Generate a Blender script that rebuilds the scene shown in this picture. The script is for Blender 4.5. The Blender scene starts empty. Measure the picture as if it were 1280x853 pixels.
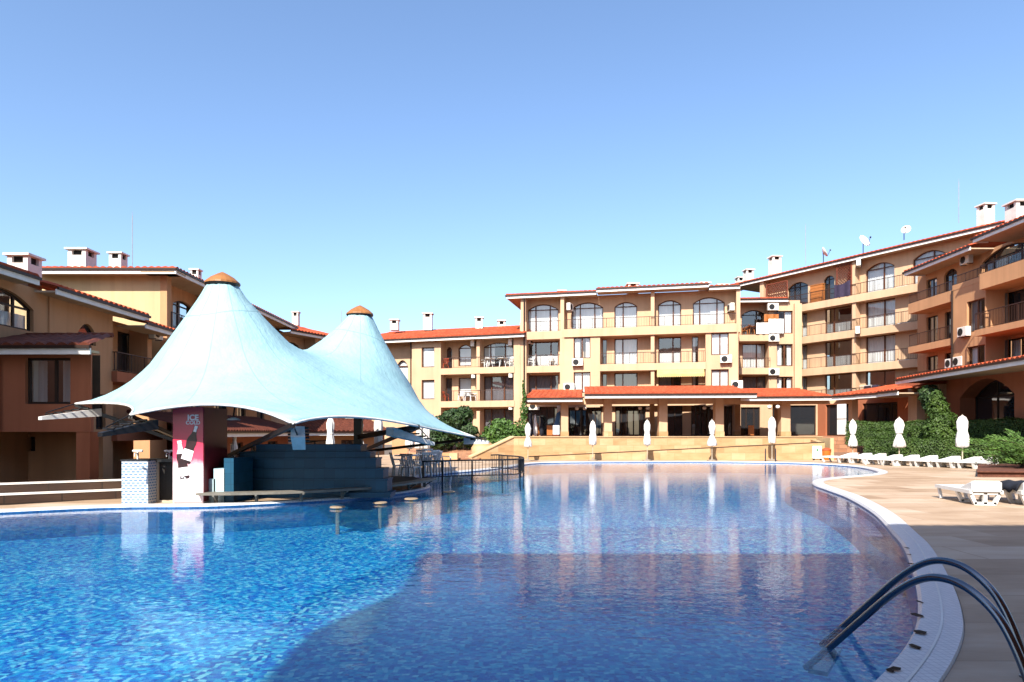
import bpy, bmesh, math, random
import numpy as np
from mathutils import Vector, Matrix
from mathutils.geometry import delaunay_2d_cdt, tessellate_polygon
RAD = math.radians
rnd = random.Random(11)
sc = bpy.context.scene
COL = sc.collection

# ------------------------------------------------------------------ camera, sky, sun, exposure
CAM_H, F, HZ, CX = 1.6, 850.0, 540.0, 640.0
cam_d = bpy.data.cameras.new('camera')
cam = bpy.data.objects.new('camera', cam_d); COL.objects.link(cam)
cam.location = (0, 0, CAM_H); cam.rotation_euler = (RAD(90), 0, 0)
cam_d.sensor_width = 36; cam_d.lens = 36 * F / 1280
cam_d.shift_y = (HZ - 426.5) / 1280
cam_d.clip_start = .05; cam_d.clip_end = 3000
sc.camera = cam

SUN_T = Vector((.364, 1.0, -.95)).normalized()          # the way the sunlight travels
world = bpy.data.worlds.new('World'); sc.world = world; world.use_nodes = True
wn = world.node_tree.nodes; wl = world.node_tree.links
bg = wn['Background']; sky = wn.new('ShaderNodeTexSky'); sky.sky_type = 'NISHITA'
sky.sun_disc = False
sky.sun_elevation = math.asin(-SUN_T.z)
sky.sun_rotation = math.atan2(-SUN_T.x, -SUN_T.y)
sky.air_density = 1.0; sky.dust_density = 1.4; sky.ozone_density = 4.2; sky.altitude = 0
wl.new(sky.outputs[0], bg.inputs[0]); bg.inputs[1].default_value = .118
sun_d = bpy.data.lights.new('sun', 'SUN'); sun_d.energy = 5.0; sun_d.angle = RAD(.5); sun_d.color = (1, .93, .82)
sun = bpy.data.objects.new('sun', sun_d); COL.objects.link(sun)
sun.rotation_euler = SUN_T.to_track_quat('-Z', 'Y').to_euler()
sc.view_settings.view_transform = 'Standard'; sc.view_settings.look = 'None'
sc.view_settings.exposure = 1.22; sc.view_settings.gamma = 1
sc.view_settings.use_curve_mapping = False
sc.cycles.max_bounces = 8; sc.cycles.transparent_max_bounces = 16
sc.cycles.caustics_reflective = False; sc.cycles.caustics_refractive = False
sc.cycles.use_denoising = True

# ------------------------------------------------------------------ helpers
def dep(py, z=0.0): return F * (CAM_H - z) / (py - HZ)
def at(px, py, z=0.0):
    D = dep(py, z); return Vector(((px - CX) / F * D, D, z))
def pxd(px, D, z=0.0): return Vector(((px - CX) / F * D, D, z))
def zy(py, D): return CAM_H + (HZ - py) * D / F

class Fr:
    """a facade frame: u along the wall (to the right as seen from the pool), w outward, z up"""
    def __init__(s, p0, d):
        s.p = Vector((p0[0], p0[1])); s.d = Vector((d[0], d[1])).normalized()
        s.n = Vector((s.d.y, -s.d.x))
    def pt(s, u, w, z):
        q = s.p + s.d * u + s.n * w; return Vector((q.x, q.y, z))
    def U(s, px, w=0.0):
        k = (px - CX) / F; q = s.p + s.n * w
        return (k * q.y - q.x) / (s.d.x - k * s.d.y)
    def D(s, u, w=0.0): return s.pt(u, w, 0).y
    def Z(s, px, py, w=0.0): return zy(py, s.D(s.U(px, w), w))
    def rot(s): return math.atan2(s.n.y, s.n.x) + math.pi / 2
ORG = {}
class MB:
    def __init__(s): s.v = []; s.f = []; s.m = []
    def poly(s, pts, m=0):
        b = len(s.v); s.v += [Vector(p) for p in pts]; s.f.append(tuple(range(b, b + len(pts)))); s.m.append(m)
    def hexa(s, c, m=0):     # c: 8 corners, bottom 4 then top 4
        b = len(s.v); s.v += [Vector(p) for p in c]
        for q in ((0, 3, 2, 1), (4, 5, 6, 7), (0, 1, 5, 4), (1, 2, 6, 5), (2, 3, 7, 6), (3, 0, 4, 7)):
            s.f.append(tuple(b + i for i in q)); s.m.append(m)
    def box(s, x0, x1, y0, y1, z0, z1, m=0):
        s.hexa([(x0, y0, z0), (x1, y0, z0), (x1, y1, z0), (x0, y1, z0), (x0, y0, z1), (x1, y0, z1), (x1, y1, z1), (x0, y1, z1)], m)
    def fbox(s, fr, u0, u1, w0, w1, z0, z1, m=0):
        s.hexa([fr.pt(u0, w1, z0), fr.pt(u1, w1, z0), fr.pt(u1, w0, z0), fr.pt(u0, w0, z0),
                fr.pt(u0, w1, z1), fr.pt(u1, w1, z1), fr.pt(u1, w0, z1), fr.pt(u0, w0, z1)], m)
    def bar(s, a, b, wd, ht=None, m=0):
        a = Vector(a); b = Vector(b); ht = ht or wd
        t = (b - a).normalized(); up = Vector((0, 0, 1))
        if abs(t.z) > .95: up = Vector((0, 1, 0))
        r = t.cross(up).normalized() * wd / 2; q = r.cross(t).normalized() * ht / 2
        s.hexa([a - r - q, a + r - q, b + r - q, b - r - q, a - r + q, a + r + q, b + r + q, b - r + q], m)
    def tube(s, path, r, seg=8, m=0, caps=True):
        P = [Vector(p) for p in path]; n = len(P); rs = r if isinstance(r, (list, tuple)) else [r] * n
        base = len(s.v); ref = None
        for i, p in enumerate(P):
            t = (P[min(i + 1, n - 1)] - P[max(i - 1, 0)]).normalized()
            if ref is None:
                ref = Vector((0, 0, 1)) if abs(t.z) < .9 else Vector((1, 0, 0))
            a = (ref - t * ref.dot(t)).normalized(); b = t.cross(a); ref = a
            for k in range(seg):
                th = 2 * math.pi * k / seg
                s.v.append(p + (a * math.cos(th) + b * math.sin(th)) * rs[i])
        for i in range(n - 1):
            for k in range(seg):
                k2 = (k + 1) % seg
                s.f.append((base + i * seg + k, base + i * seg + k2, base + (i + 1) * seg + k2, base + (i + 1) * seg + k)); s.m.append(m)
        if caps:
            s.f.append(tuple(base + k for k in range(seg))[::-1]); s.m.append(m)
            s.f.append(tuple(base + (n - 1) * seg + k for k in range(seg))); s.m.append(m)
    def lathe(s, c, prof, seg=16, m=0, fn=None):
        c = Vector(c); base = len(s.v); n = len(prof)
        for i, (r, z) in enumerate(prof):
            for k in range(seg):
                th = 2 * math.pi * k / seg; rr = r * (fn(th, i) if fn else 1)
                s.v.append(c + Vector((math.cos(th) * rr, math.sin(th) * rr, z)))
        for i in range(n - 1):
            for k in range(seg):
                k2 = (k + 1) % seg
                s.f.append((base + i * seg + k, base + i * seg + k2, base + (i + 1) * seg + k2, base + (i + 1) * seg + k)); s.m.append(m)
        s.f.append(tuple(base + k for k in range(seg))[::-1]); s.m.append(m)
        s.f.append(tuple(base + (n - 1) * seg + k for k in range(seg))); s.m.append(m)
    def prism(s, pts, z0, z1, m=0):
        n = len(pts); b = len(s.v)
        for z in (z0, z1): s.v += [Vector((p[0], p[1], z)) for p in pts]
        s.f.append(tuple(b + i for i in range(n))[::-1]); s.m.append(m)
        s.f.append(tuple(b + n + i for i in range(n))); s.m.append(m)
        for i in range(n):
            j = (i + 1) % n; s.f.append((b + i, b + j, b + n + j, b + n + i)); s.m.append(m)
    def build(s, name, mats, parent=None, smooth=False, recalc=True):
        me = bpy.data.meshes.new(name)
        o = bpy.data.objects.new(name, me); COL.objects.link(o)
        off = Vector((0, 0, 0))
        if parent is not None:
            off = ORG[parent.name]; o.parent = parent
        ORG[o.name] = off
        me.from_pydata([tuple(v - off) for v in s.v], [], s.f)
        if not isinstance(mats, (list, tuple)): mats = [mats]
        for q in mats: me.materials.append(q)
        if len(mats) > 1: me.polygons.foreach_set('material_index', s.m)
        if recalc:
            bm = bmesh.new(); bm.from_mesh(me); bmesh.ops.recalc_face_normals(bm, faces=bm.faces); bm.to_mesh(me); bm.free()
        if smooth: me.polygons.foreach_set('use_smooth', [True] * len(me.polygons))
        me.update()
        return o
def tag(o, label=None, cat=None, group=None, kind=None):
    if label: o['label'] = label
    if cat: o['category'] = cat
    if group: o['group'] = group
    if kind: o['kind'] = kind
    return o
def thing(name, label, cat, loc=(0, 0, 0), group=None):
    o = bpy.data.objects.new(name, None); COL.objects.link(o); o.location = loc
    o.empty_display_size = .3
    ORG[o.name] = Vector(loc); return tag(o, label, cat, group)
def dup(root, loc, rz=0.0, label=None, group=None, scale=None):
    r = root.copy(); COL.objects.link(r); r.location = loc; r.rotation_euler = (0, 0, rz)
    if label: r['label'] = label
    if group: r['group'] = group
    if scale: r.scale = (scale,) * 3 if not isinstance(scale, tuple) else scale
    for ch in list(root.children):
        c = ch.copy(); COL.objects.link(c); c.parent = r
        for g in list(ch.children):
            d = g.copy(); COL.objects.link(d); d.parent = c
    return r
class Proto:
    """first use moves the prototype itself, later uses copy it"""
    def __init__(s, root): s.root = root; s.used = False; s.kids = None
    def put(s, loc, rz, label, group=None, scale=None):
        if not s.used:
            s.used = True; r = s.root; r.location = loc; r.rotation_euler = (0, 0, rz)
            tag(r, label, None, group)
            if scale: r.scale = (scale,) * 3 if not isinstance(scale, tuple) else scale
            return r
        return dup(s.root, loc, rz, label, group, scale)

# ------------------------------------------------------------------ materials
def new_mat(name):
    m = bpy.data.materials.new(name); m.use_nodes = True
    nt = m.node_tree; return m, nt, nt.nodes['Principled BSDF']
def nd(nt, typ, **kw):
    n = nt.nodes.new(typ)
    for k, v in kw.items():
        if hasattr(n, k): setattr(n, k, v)
        else: n.inputs[k.replace('_', ' ')].default_value = v
    return n
def c4(c): return (c[0], c[1], c[2], 1)
def ramp(nt, src, stops):
    r = nt.nodes.new('ShaderNodeValToRGB'); e = r.color_ramp.elements
    while len(e) < len(stops): e.new(.5)
    for q, (p, c) in zip(e, stops): q.position = p; q.color = c4(c)
    nt.links.new(src, r.inputs[0]); return r.outputs[0]
def pos(nt, scale=(1, 1, 1)):
    g = nt.nodes.new('ShaderNodeNewGeometry'); mp = nt.nodes.new('ShaderNodeMapping')
    mp.inputs['Scale'].default_value = scale; nt.links.new(g.outputs['Position'], mp.inputs[0]); return mp.outputs[0]
def noise(nt, vec, scale, detail=4, rough=.55):
    n = nd(nt, 'ShaderNodeTexNoise'); n.inputs['Scale'].default_value = scale; n.inputs['Detail'].default_value = detail
    n.inputs['Roughness'].default_value = rough; nt.links.new(vec, n.inputs['Vector']); return n.outputs[0]
def bump(nt, b, h, strength, dist=.02):
    n = nt.nodes.new('ShaderNodeBump'); n.inputs['Strength'].default_value = strength; n.inputs['Distance'].default_value = dist
    nt.links.new(h, n.inputs['Height']); nt.links.new(n.outputs[0], b.inputs['Normal'])
def mixc(nt, fac, a, b, mode='MIX'):
    m = nt.nodes.new('ShaderNodeMix'); m.data_type = 'RGBA'; m.blend_type = mode
    for sock, val in ((m.inputs[0], fac), (m.inputs[6], a), (m.inputs[7], b)):
        if hasattr(val, 'is_linked') or isinstance(val, bpy.types.NodeSocket): nt.links.new(val, sock)
        elif isinstance(val, (tuple, list)): sock.default_value = c4(val)
        else: sock.default_value = val
    return m.outputs[2]
def mth(nt, op, a, b=None):
    m = nt.nodes.new('ShaderNodeMath'); m.operation = op
    for sock, val in ((m.inputs[0], a), (m.inputs[1], b)):
        if val is None: continue
        if isinstance(val, bpy.types.NodeSocket): nt.links.new(val, sock)
        else: sock.default_value = val
    return m.outputs[0]
def mottled(name, c1, c2, scale=2.0, rough=.8, bstr=0, bscale=40, stretch=(1, 1, 1), spec=.3, metal=0):
    k = .66 if max(c2) < .66 or max(c2) - min(c2) > .2 else .84
    c1, c2 = [q * k for q in c1], [q * k for q in c2]
    m, nt, b = new_mat(name)
    v = pos(nt, stretch); n = noise(nt, v, scale)
    nt.links.new(ramp(nt, n, [(.3, c1), (.7, c2)]), b.inputs['Base Color'])
    b.inputs['Roughness'].default_value = rough; b.inputs['Specular IOR Level'].default_value = spec; b.inputs['Metallic'].default_value = metal
    if bstr: bump(nt, b, noise(nt, v, bscale, 2), bstr)
    return m
def plaster(name, c):
    """painted render: faint blotches, faint streaks running down, fine grain"""
    m, nt, b = new_mat(name)
    c = [q * .66 for q in c]
    v = pos(nt); n = noise(nt, v, .5, 5); st = noise(nt, pos(nt, (2.5, 2.5, .15)), 1.2, 3)
    col = ramp(nt, n, [(.3, [q * .90 for q in c]), (.7, [min(1, q * 1.06) for q in c])])
    col = mixc(nt, mth(nt, 'MULTIPLY', ramp(nt, st, [(.45, (0, 0, 0)), (.75, (1, 1, 1))]), .36), col, [q * .62 for q in c])
    nt.links.new(col, b.inputs['Base Color']); b.inputs['Roughness'].default_value = .9; b.inputs['Specular IOR Level'].default_value = .118
    bump(nt, b, noise(nt, v, 60, 2), .15, .01)
    return m
M = {}
M['peach'] = plaster('peach_plaster', (.72, .485, .31))
M['cream'] = plaster('cream_plaster', (.72, .53, .30))
M['terra'] = plaster('terracotta_plaster', (.52, .185, .095))
M['orange'] = plaster('orange_plaster', (.68, .365, .19))
M['soffit'] = plaster('soffit_plaster', (.62, .46, .31))
M['white'] = mottled('white_paint', (.72, .70, .66), (.82, .80, .77), 3, .6)
M['chim'] = mottled('chimney_plaster', (.66, .60, .55), (.82, .77, .72), 2, .85)
M['dark'] = mottled('dark_opening', (.012, .010, .009), (.02, .017, .014), 2, .8)
M['frame'] = mottled('brown_window_frame', (.10, .032, .012), (.15, .05, .018), 5, .45)
M['darkframe'] = mottled('dark_window_frame', (.028, .015, .010), (.04, .02, .012), 5, .5)
M['wood'] = mottled('orange_wood', (.40, .13, .03), (.52, .19, .05), 4, .5, stretch=(1, 1, 6))
M['gutter'] = mottled('brown_gutter', (.022, .011, .008), (.035, .016, .011), 3, .45)
M['rail'] = mottled('brown_railing', (.05, .022, .014), (.07, .03, .02), 4, .5)
M['blackrail'] = mottled('dark_railing', (.012, .013, .016), (.02, .02, .024), 4, .4)
M['curtain'] = mottled('white_curtain', (.68, .67, .66), (.84, .83, .81), 3, .9, stretch=(1, 1, .2))
M['blind'] = mottled('white_blind', (.78, .77, .76), (.84, .83, .82), 3, .8)
M['acw'] = mottled('ac_casing', (.68, .65, .58), (.78, .75, .69), 4, .45)
M['plastic'] = mottled('white_plastic', (.70, .70, .68), (.80, .80, .79), 3, .35, spec=.5)
M['cloth'] = mottled('umbrella_cloth', (.66, .62, .58), (.80, .77, .73), 4, .9)
M['pale'] = mottled('pale_pole', (.55, .45, .32), (.65, .55, .42), 4, .5)
M['copper'] = mottled('copper_cap', (.30, .12, .035), (.45, .19, .06), 3, .5)
M['black'] = mottled('black_metal', (.012, .012, .013), (.022, .021, .021), 4, .4)
M['steelw'] = mottled('white_steel', (.55, .54, .52), (.78, .77, .75), 5, .5)
M['red'] = mottled('red_plastic', (.48, .07, .03), (.56, .10, .04), 3, .4)
M['orangep'] = mottled('orange_plastic', (.62, .14, .02), (.7, .18, .03), 3, .4)
M['yellow'] = mottled('yellow_fabric', (.60, .44, .17), (.68, .52, .23), 3, .8)
M['navy'] = mottled('navy_cloth', (.008, .010, .018), (.02, .024, .04), 6, .9, .3)
M['brickm'] = mottled('brown_brick', (.10, .035, .022), (.20, .075, .045), 9, .85, .4, 30)
M['bark'] = mottled('bark', (.07, .045, .03), (.12, .08, .05), 9, .9, .5, 30)
M['globe'] = mottled('white_globe', (.75, .75, .74), (.8, .8, .79), 2, .3)
M['earth'] = mottled('earth', (.07, .045, .03), (.12, .08, .05), 2, .95, .4, 10)
M['ground'] = mottled('ground_paving', (.14, .10, .07), (.2, .15, .11), 1.5, .9)
M['bluew'] = mottled('blue_white_plastic', (.62, .68, .74), (.74, .78, .82), 2, .35)

def schlick(nt, f0, normal=None, pw=5.0):
    """reflectance that is the same seen from either side of a thin sheet"""
    lw = nd(nt, 'ShaderNodeLayerWeight')
    if normal is not None: nt.links.new(normal, lw.inputs['Normal'])
    return mth(nt, 'ADD', f0, mth(nt, 'MULTIPLY', mth(nt, 'POWER', lw.outputs['Facing'], pw), 1 - f0))
def glass_mat(name, tint, clear, f0=.13):
    m, nt, b = new_mat(name)
    if not clear:
        b.inputs['Base Color'].default_value = c4(tint); b.inputs['Roughness'].default_value = .03
        b.inputs['IOR'].default_value = 1.95
        bump(nt, b, noise(nt, pos(nt), 1.1, 1), .05, .05)
        return m
    out = nt.nodes['Material Output']; nt.nodes.remove(b)
    tr = nd(nt, 'ShaderNodeBsdfTransparent'); tr.inputs[0].default_value = c4(tint)
    gl = nd(nt, 'ShaderNodeBsdfGlossy'); gl.inputs['Roughness'].default_value = .02
    bp = nd(nt, 'ShaderNodeBump'); bp.inputs['Strength'].default_value = .05; bp.inputs['Distance'].default_value = .05
    nt.links.new(noise(nt, pos(nt), 1.1, 1), bp.inputs['Height']); nt.links.new(bp.outputs[0], gl.inputs['Normal'])
    mx = nd(nt, 'ShaderNodeMixShader'); nt.links.new(schlick(nt, f0), mx.inputs[0]); nt.links.new(tr.outputs[0], mx.inputs[1]); nt.links.new(gl.outputs[0], mx.inputs[2])
    nt.links.new(mx.outputs[0], out.inputs[0]); return m
M['glassd'] = glass_mat('dark_glass', (.016, .018, .022), False)
M['glassc'] = glass_mat('clear_glass', (.88, .91, .92), True)
M['glassr'] = glass_mat('mirror_glass', (.80, .84, .86), True, .40)
M['glasst'] = glass_mat('tinted_glass', (.42, .42, .45), True)

def tile_mat(name, c1, c2, c3):
    c1, c2, c3 = ([q * .70 for q in c] for c in (c1, c2, c3))
    m, nt, b = new_mat(name)
    v = pos(nt); n = noise(nt, v, 2.2, 6, .7); n2 = noise(nt, v, .35, 3)
    col = ramp(nt, n, [(.28, c1), (.5, c2), (.72, c3)])
    col = mixc(nt, mth(nt, 'MULTIPLY', ramp(nt, n2, [(.4, (0, 0, 0)), (.7, (1, 1, 1))]), .35), col, c1)
    nt.links.new(col, b.inputs['Base Color']); b.inputs['Roughness'].default_value = .75; b.inputs['Specular IOR Level'].default_value = .25
    return m
M['tile'] = tile_mat('roof_tile', (.30, .048, .018), (.52, .090, .030), (.64, .165, .07))

def stone_mat(name, c1, c2, c3, bw, bh, vertical, mortar, rough=.75):
    c1, c2, c3, mortar = ([q * .66 for q in c] for c in (c1, c2, c3, mortar))
    """coursed stone: brick cells with their own tone, streaks inside each"""
    m, nt, b = new_mat(name)
    g = nd(nt, 'ShaderNodeNewGeometry'); sp = nd(nt, 'ShaderNodeSeparateXYZ'); nt.links.new(g.outputs['Position'], sp.inputs[0])
    cb = nd(nt, 'ShaderNodeCombineXYZ'); nt.links.new(sp.outputs[0], cb.inputs[0])
    nt.links.new(sp.outputs[2] if vertical else sp.outputs[1], cb.inputs[1])
    br = nd(nt, 'ShaderNodeTexBrick'); br.inputs['Scale'].default_value = 1; br.inputs['Mortar Size'].default_value = .012
    br.inputs['Brick Width'].default_value = bw; br.inputs['Row Height'].default_value = bh; br.inputs['Bias'].default_value = 0
    br.inputs['Color1'].default_value = c4((.0, .0, .0)); br.inputs['Color2'].default_value = c4((1, 1, 1)); br.inputs['Mortar'].default_value = c4((.5, .5, .5))
    nt.links.new(cb.outputs[0], br.inputs['Vector'])
    v = pos(nt, (.5, 1.5, 1) if not vertical else (.8, 1, 2.5)); n = noise(nt, v, 1.3, 6, .62)
    f = mth(nt, 'ADD', mth(nt, 'MULTIPLY', br.outputs['Color'], .35), mth(nt, 'MULTIPLY', n, .8))
    col = ramp(nt, f, [(.3, c1), (.55, c2), (.85, c3)])
    col = mixc(nt, br.outputs['Fac'], col, mortar)
    nt.links.new(col, b.inputs['Base Color']); b.inputs['Roughness'].default_value = rough; b.inputs['Specular IOR Level'].default_value = .3
    bump(nt, b, mth(nt, 'SUBTRACT', noise(nt, v, 9, 3), br.outputs['Fac']), .35, .015)
    return m
M['deck'] = stone_mat('travertine_paving', (.34, .22, .13), (.53, .375, .25), (.68, .53, .40), 1.5, .95, False, (.42, .29, .19), .6)
M['wallstone'] = stone_mat('yellow_stone_cladding', (.46, .265, .12), (.58, .365, .18), (.68, .48, .28), .8, .4, True, (.50, .31, .155))
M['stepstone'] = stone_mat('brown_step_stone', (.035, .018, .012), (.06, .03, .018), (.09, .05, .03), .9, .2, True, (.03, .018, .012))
M['paved'] = stone_mat('red_brown_paving', (.34, .15, .08), (.44, .21, .11), (.52, .28, .16), .5, .25, False, (.26, .15, .1))

def mosaic(name, cols, size, rough=.15, grout=(.5, .55, .6), coord='z', wob=0.0, grain=.5, spec=.5, gw=.06):
    cols = [[q * .70 for q in c] for c in cols]; grout = [q * .70 for q in grout]
    m, nt, b = new_mat(name)
    v = pos(nt)
    if wob:
        nz = nd(nt, 'ShaderNodeTexNoise'); nz.inputs['Scale'].default_value = 4.5; nz.inputs['Detail'].default_value = 4
        nt.links.new(v, nz.inputs['Vector'])
        vm = nd(nt, 'ShaderNodeVectorMath', operation='MULTIPLY_ADD')
        nt.links.new(nz.outputs['Color'], vm.inputs[0]); vm.inputs[1].default_value = (wob, wob, 0); nt.links.new(v, vm.inputs[2]); v = vm.outputs[0]
    sn = nd(nt, 'ShaderNodeVectorMath', operation='SNAP'); sn.inputs[1].default_value = (size,) * 3
    off = nd(nt, 'ShaderNodeVectorMath', operation='ADD'); off.inputs[1].default_value = (size * .37,) * 3
    nt.links.new(v, off.inputs[0]); nt.links.new(off.outputs[0], sn.inputs[0])
    wn_ = nd(nt, 'ShaderNodeTexWhiteNoise'); nt.links.new(sn.outputs[0], wn_.inputs['Vector'])
    n = noise(nt, v, .6, 4)
    f = mth(nt, 'ADD', mth(nt, 'MULTIPLY', wn_.outputs['Value'], grain), mth(nt, 'MULTIPLY', n, 1 - grain))
    k = len(cols); col = ramp(nt, f, [(.12 + .76 * i / (k - 1), c) for i, c in enumerate(cols)])
    fr = nd(nt, 'ShaderNodeVectorMath', operation='MODULO'); nt.links.new(off.outputs[0], fr.inputs[0]); fr.inputs[1].default_value = (size,) * 3
    ab = nd(nt, 'ShaderNodeVectorMath', operation='ABSOLUTE'); nt.links.new(fr.outputs[0], ab.inputs[0])
    sp = nd(nt, 'ShaderNodeSeparateXYZ'); nt.links.new(ab.outputs[0], sp.inputs[0])
    other = sp.outputs[1] if coord == 'floor' else sp.outputs[2]
    g = mth(nt, 'MAXIMUM', mth(nt, 'LESS_THAN', sp.outputs[0], size * gw), mth(nt, 'LESS_THAN', other, size * gw))
    nt.links.new(mixc(nt, g, col, grout), b.inputs['Base Color'])
    b.inputs['Roughness'].default_value = rough; b.inputs['Specular IOR Level'].default_value = spec
    return m
BL = [(.001, .045, .36), (.002, .12, .58), (.003, .27, .62), (.02, .50, .76), (.40, .86, .92)]  # mixed blue tiles; the palest tone also imitates light sparkling in the water
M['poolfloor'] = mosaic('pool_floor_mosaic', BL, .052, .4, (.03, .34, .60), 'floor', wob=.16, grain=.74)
M['poolwall'] = mosaic('pool_wall_mosaic', [(.004, .05, .18), (.008, .10, .32), (.015, .17, .45)], .05, .3, (.05, .2, .35), 'z')
M['ledge'] = mosaic('pool_ledge_mosaic', [(.10, .11, .24), (.14, .16, .34), (.20, .23, .44)], .05, .3, (.25, .27, .4), 'floor')
M['coping'] = mosaic('white_coping_mosaic', [(.66, .68, .72), (.74, .76, .79), (.80, .81, .83)], .055, .35, (.40, .43, .50), 'floor', gw=.09)
M['barblue'] = mosaic('blue_bar_tile', [(.006, .055, .11), (.008, .075, .14), (.012, .09, .17)], .25, .5, (.006, .04, .08), 'z', gw=.03, spec=.2)
M['barpale'] = mosaic('pale_blue_tile', [(.42, .60, .66), (.48, .66, .72), (.54, .71, .76)], .25, .3, (.5, .6, .65), 'z', gw=.03)

def water_mat():
    m, nt, b = new_mat('pool_water'); out = nt.nodes['Material Output']; nt.nodes.remove(b)
    v1 = pos(nt, (1.0, 1.6, 1)); v2 = pos(nt, (1.0, 1.25, 1))
    h = mth(nt, 'ADD', mth(nt, 'MULTIPLY', noise(nt, v1, 2.4, 2), .34), mth(nt, 'MULTIPLY', noise(nt, v2, 10, 2, .5), .17))
    bp = nd(nt, 'ShaderNodeBump'); bp.inputs['Strength'].default_value = .21; bp.inputs['Distance'].default_value = .06
    nt.links.new(h, bp.inputs['Height'])
    bp2 = nd(nt, 'ShaderNodeBump'); bp2.inputs['Strength'].default_value = 1; bp2.inputs['Distance'].default_value = .07
    nt.links.new(h, bp2.inputs['Height'])
    gl = nd(nt, 'ShaderNodeBsdfGlossy'); gl.inputs['Roughness'].default_value = .015; gl.inputs['Color'].default_value = (1, 1, 1, 1)
    nt.links.new(bp.outputs[0], gl.inputs['Normal'])
    tr = nd(nt, 'ShaderNodeBsdfTransparent'); tr.inputs[0].default_value = (.78, .93, 1, 1)
    rf = nd(nt, 'ShaderNodeBsdfRefraction'); rf.inputs['IOR'].default_value = 1.33; rf.inputs['Roughness'].default_value = 0
    rf.inputs['Color'].default_value = (.78, .93, 1, 1); nt.links.new(bp2.outputs[0], rf.inputs['Normal'])
    m1 = nd(nt, 'ShaderNodeMixShader'); m1.inputs[0].default_value = .28
    nt.links.new(tr.outputs[0], m1.inputs[1]); nt.links.new(rf.outputs[0], m1.inputs[2])
    m2 = nd(nt, 'ShaderNodeMixShader'); nt.links.new(schlick(nt, .02, bp.outputs[0], 7.9), m2.inputs[0]); nt.links.new(m1.outputs[0], m2.inputs[1]); nt.links.new(gl.outputs[0], m2.inputs[2])
    nt.links.new(m2.outputs[0], out.inputs['Surface']); return m
M['water'] = water_mat()

def leaf_mat(name, c1, c2, c3):
    c1, c2, c3 = ([q * .8 for q in c] for c in (c1, c2, c3))
    m, nt, b = new_mat(name); v = pos(nt)
    f = mth(nt, 'ADD', mth(nt, 'MULTIPLY', noise(nt, v, 1.6, 2), .6), mth(nt, 'MULTIPLY', noise(nt, v, 14, 2), .4))
    nt.links.new(ramp(nt, f, [(.3, c1), (.5, c2), (.7, c3)]), b.inputs['Base Color'])
    b.inputs['Roughness'].default_value = .55; b.inputs['Specular IOR Level'].default_value = .3
    return m
M['leafd'] = leaf_mat('dark_leaf', (.012, .030, .008), (.025, .055, .014), (.05, .09, .02))
M['leafm'] = leaf_mat('mid_leaf', (.03, .07, .012), (.055, .12, .02), (.11, .19, .035))
M['hedge'] = leaf_mat('hedge_leaf', (.022, .046, .008), (.042, .085, .012), (.075, .125, .020))
M['junip'] = leaf_mat('juniper_leaf', (.045, .10, .02), (.085, .175, .032), (.15, .26, .06))
M['twig'] = M['bark']

# ------------------------------------------------------------------ pool, deck, ground
WZ = -.05; FLOOR = -.60
def catmull(P, n=6):
    out = []; k = len(P)
    for i in range(k):
        p0, p1, p2, p3 = (Vector(P[(i + j - 1) % k]) for j in range(4))
        for q in range(n):
            t = q / n
            out.append(.5 * ((2 * p1) + (p2 - p0) * t + (2 * p0 - 5 * p1 + 4 * p2 - p3) * t * t + (3 * p1 - p0 - 3 * p2 + p3) * t ** 3))
    return out
POOL = [(1.45, 3.5), (2.3, 4.35), (3.1, 5.3), (3.69, 6.18), (4.42, 7.47), (5.41, 9.38), (6.0, 10.7), (7.16, 13.47), (8.2, 16.6),
        (8.75, 18.9), (9.12, 20.5), (9.75, 22.05), (10.8, 23.4), (12.3, 24.6), (13.6, 25.7), (14.6, 27.1), (15.3, 28.9), (15.8, 30.9),
        (15.8, 32.6), (15.3, 34.2), (14.0, 35.5), (11.1, 36.3), (6.8, 36.4), (2.6, 35.9), (1.0, 34.6), (0.0, 31.6), (-1.3, 28.6),
        (-2.6, 26.4), (-3.4, 24.4), (-3.3, 22.4), (-2.65, 21), (-2.4, 19.6), (-2.95, 17.8), (-3.9, 16.5), (-5.0, 15.6), (-6.6, 14.75),
        (-8.5, 14.55), (-10.2, 13.7), (-12.5, 12.2), (-14.2, 9), (-13, 5), (-8, 3), (-3, 2.3), (0, 2.5)]
pool = catmull(POOL, 5)
def ring(P, d):
    """offset a closed counter-clockwise outline; +d is outward"""
    n = len(P); out = []
    for i in range(n):
        t = (P[(i + 1) % n] - P[i - 1]).normalized()
        out.append(Vector((P[i].x + t.y * d, P[i].y - t.x * d)))
    return out
pool_out = ring(pool, .34)
def ringmesh(mb, A, B, za, zb, closed=True, m=0):
    n = len(A)
    for i in range(n if closed else n - 1):
        j = (i + 1) % n
        mb.poly([(A[i].x, A[i].y, za), (A[j].x, A[j].y, za), (B[j].x, B[j].y, zb), (B[i].x, B[i].y, zb)], m)

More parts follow.
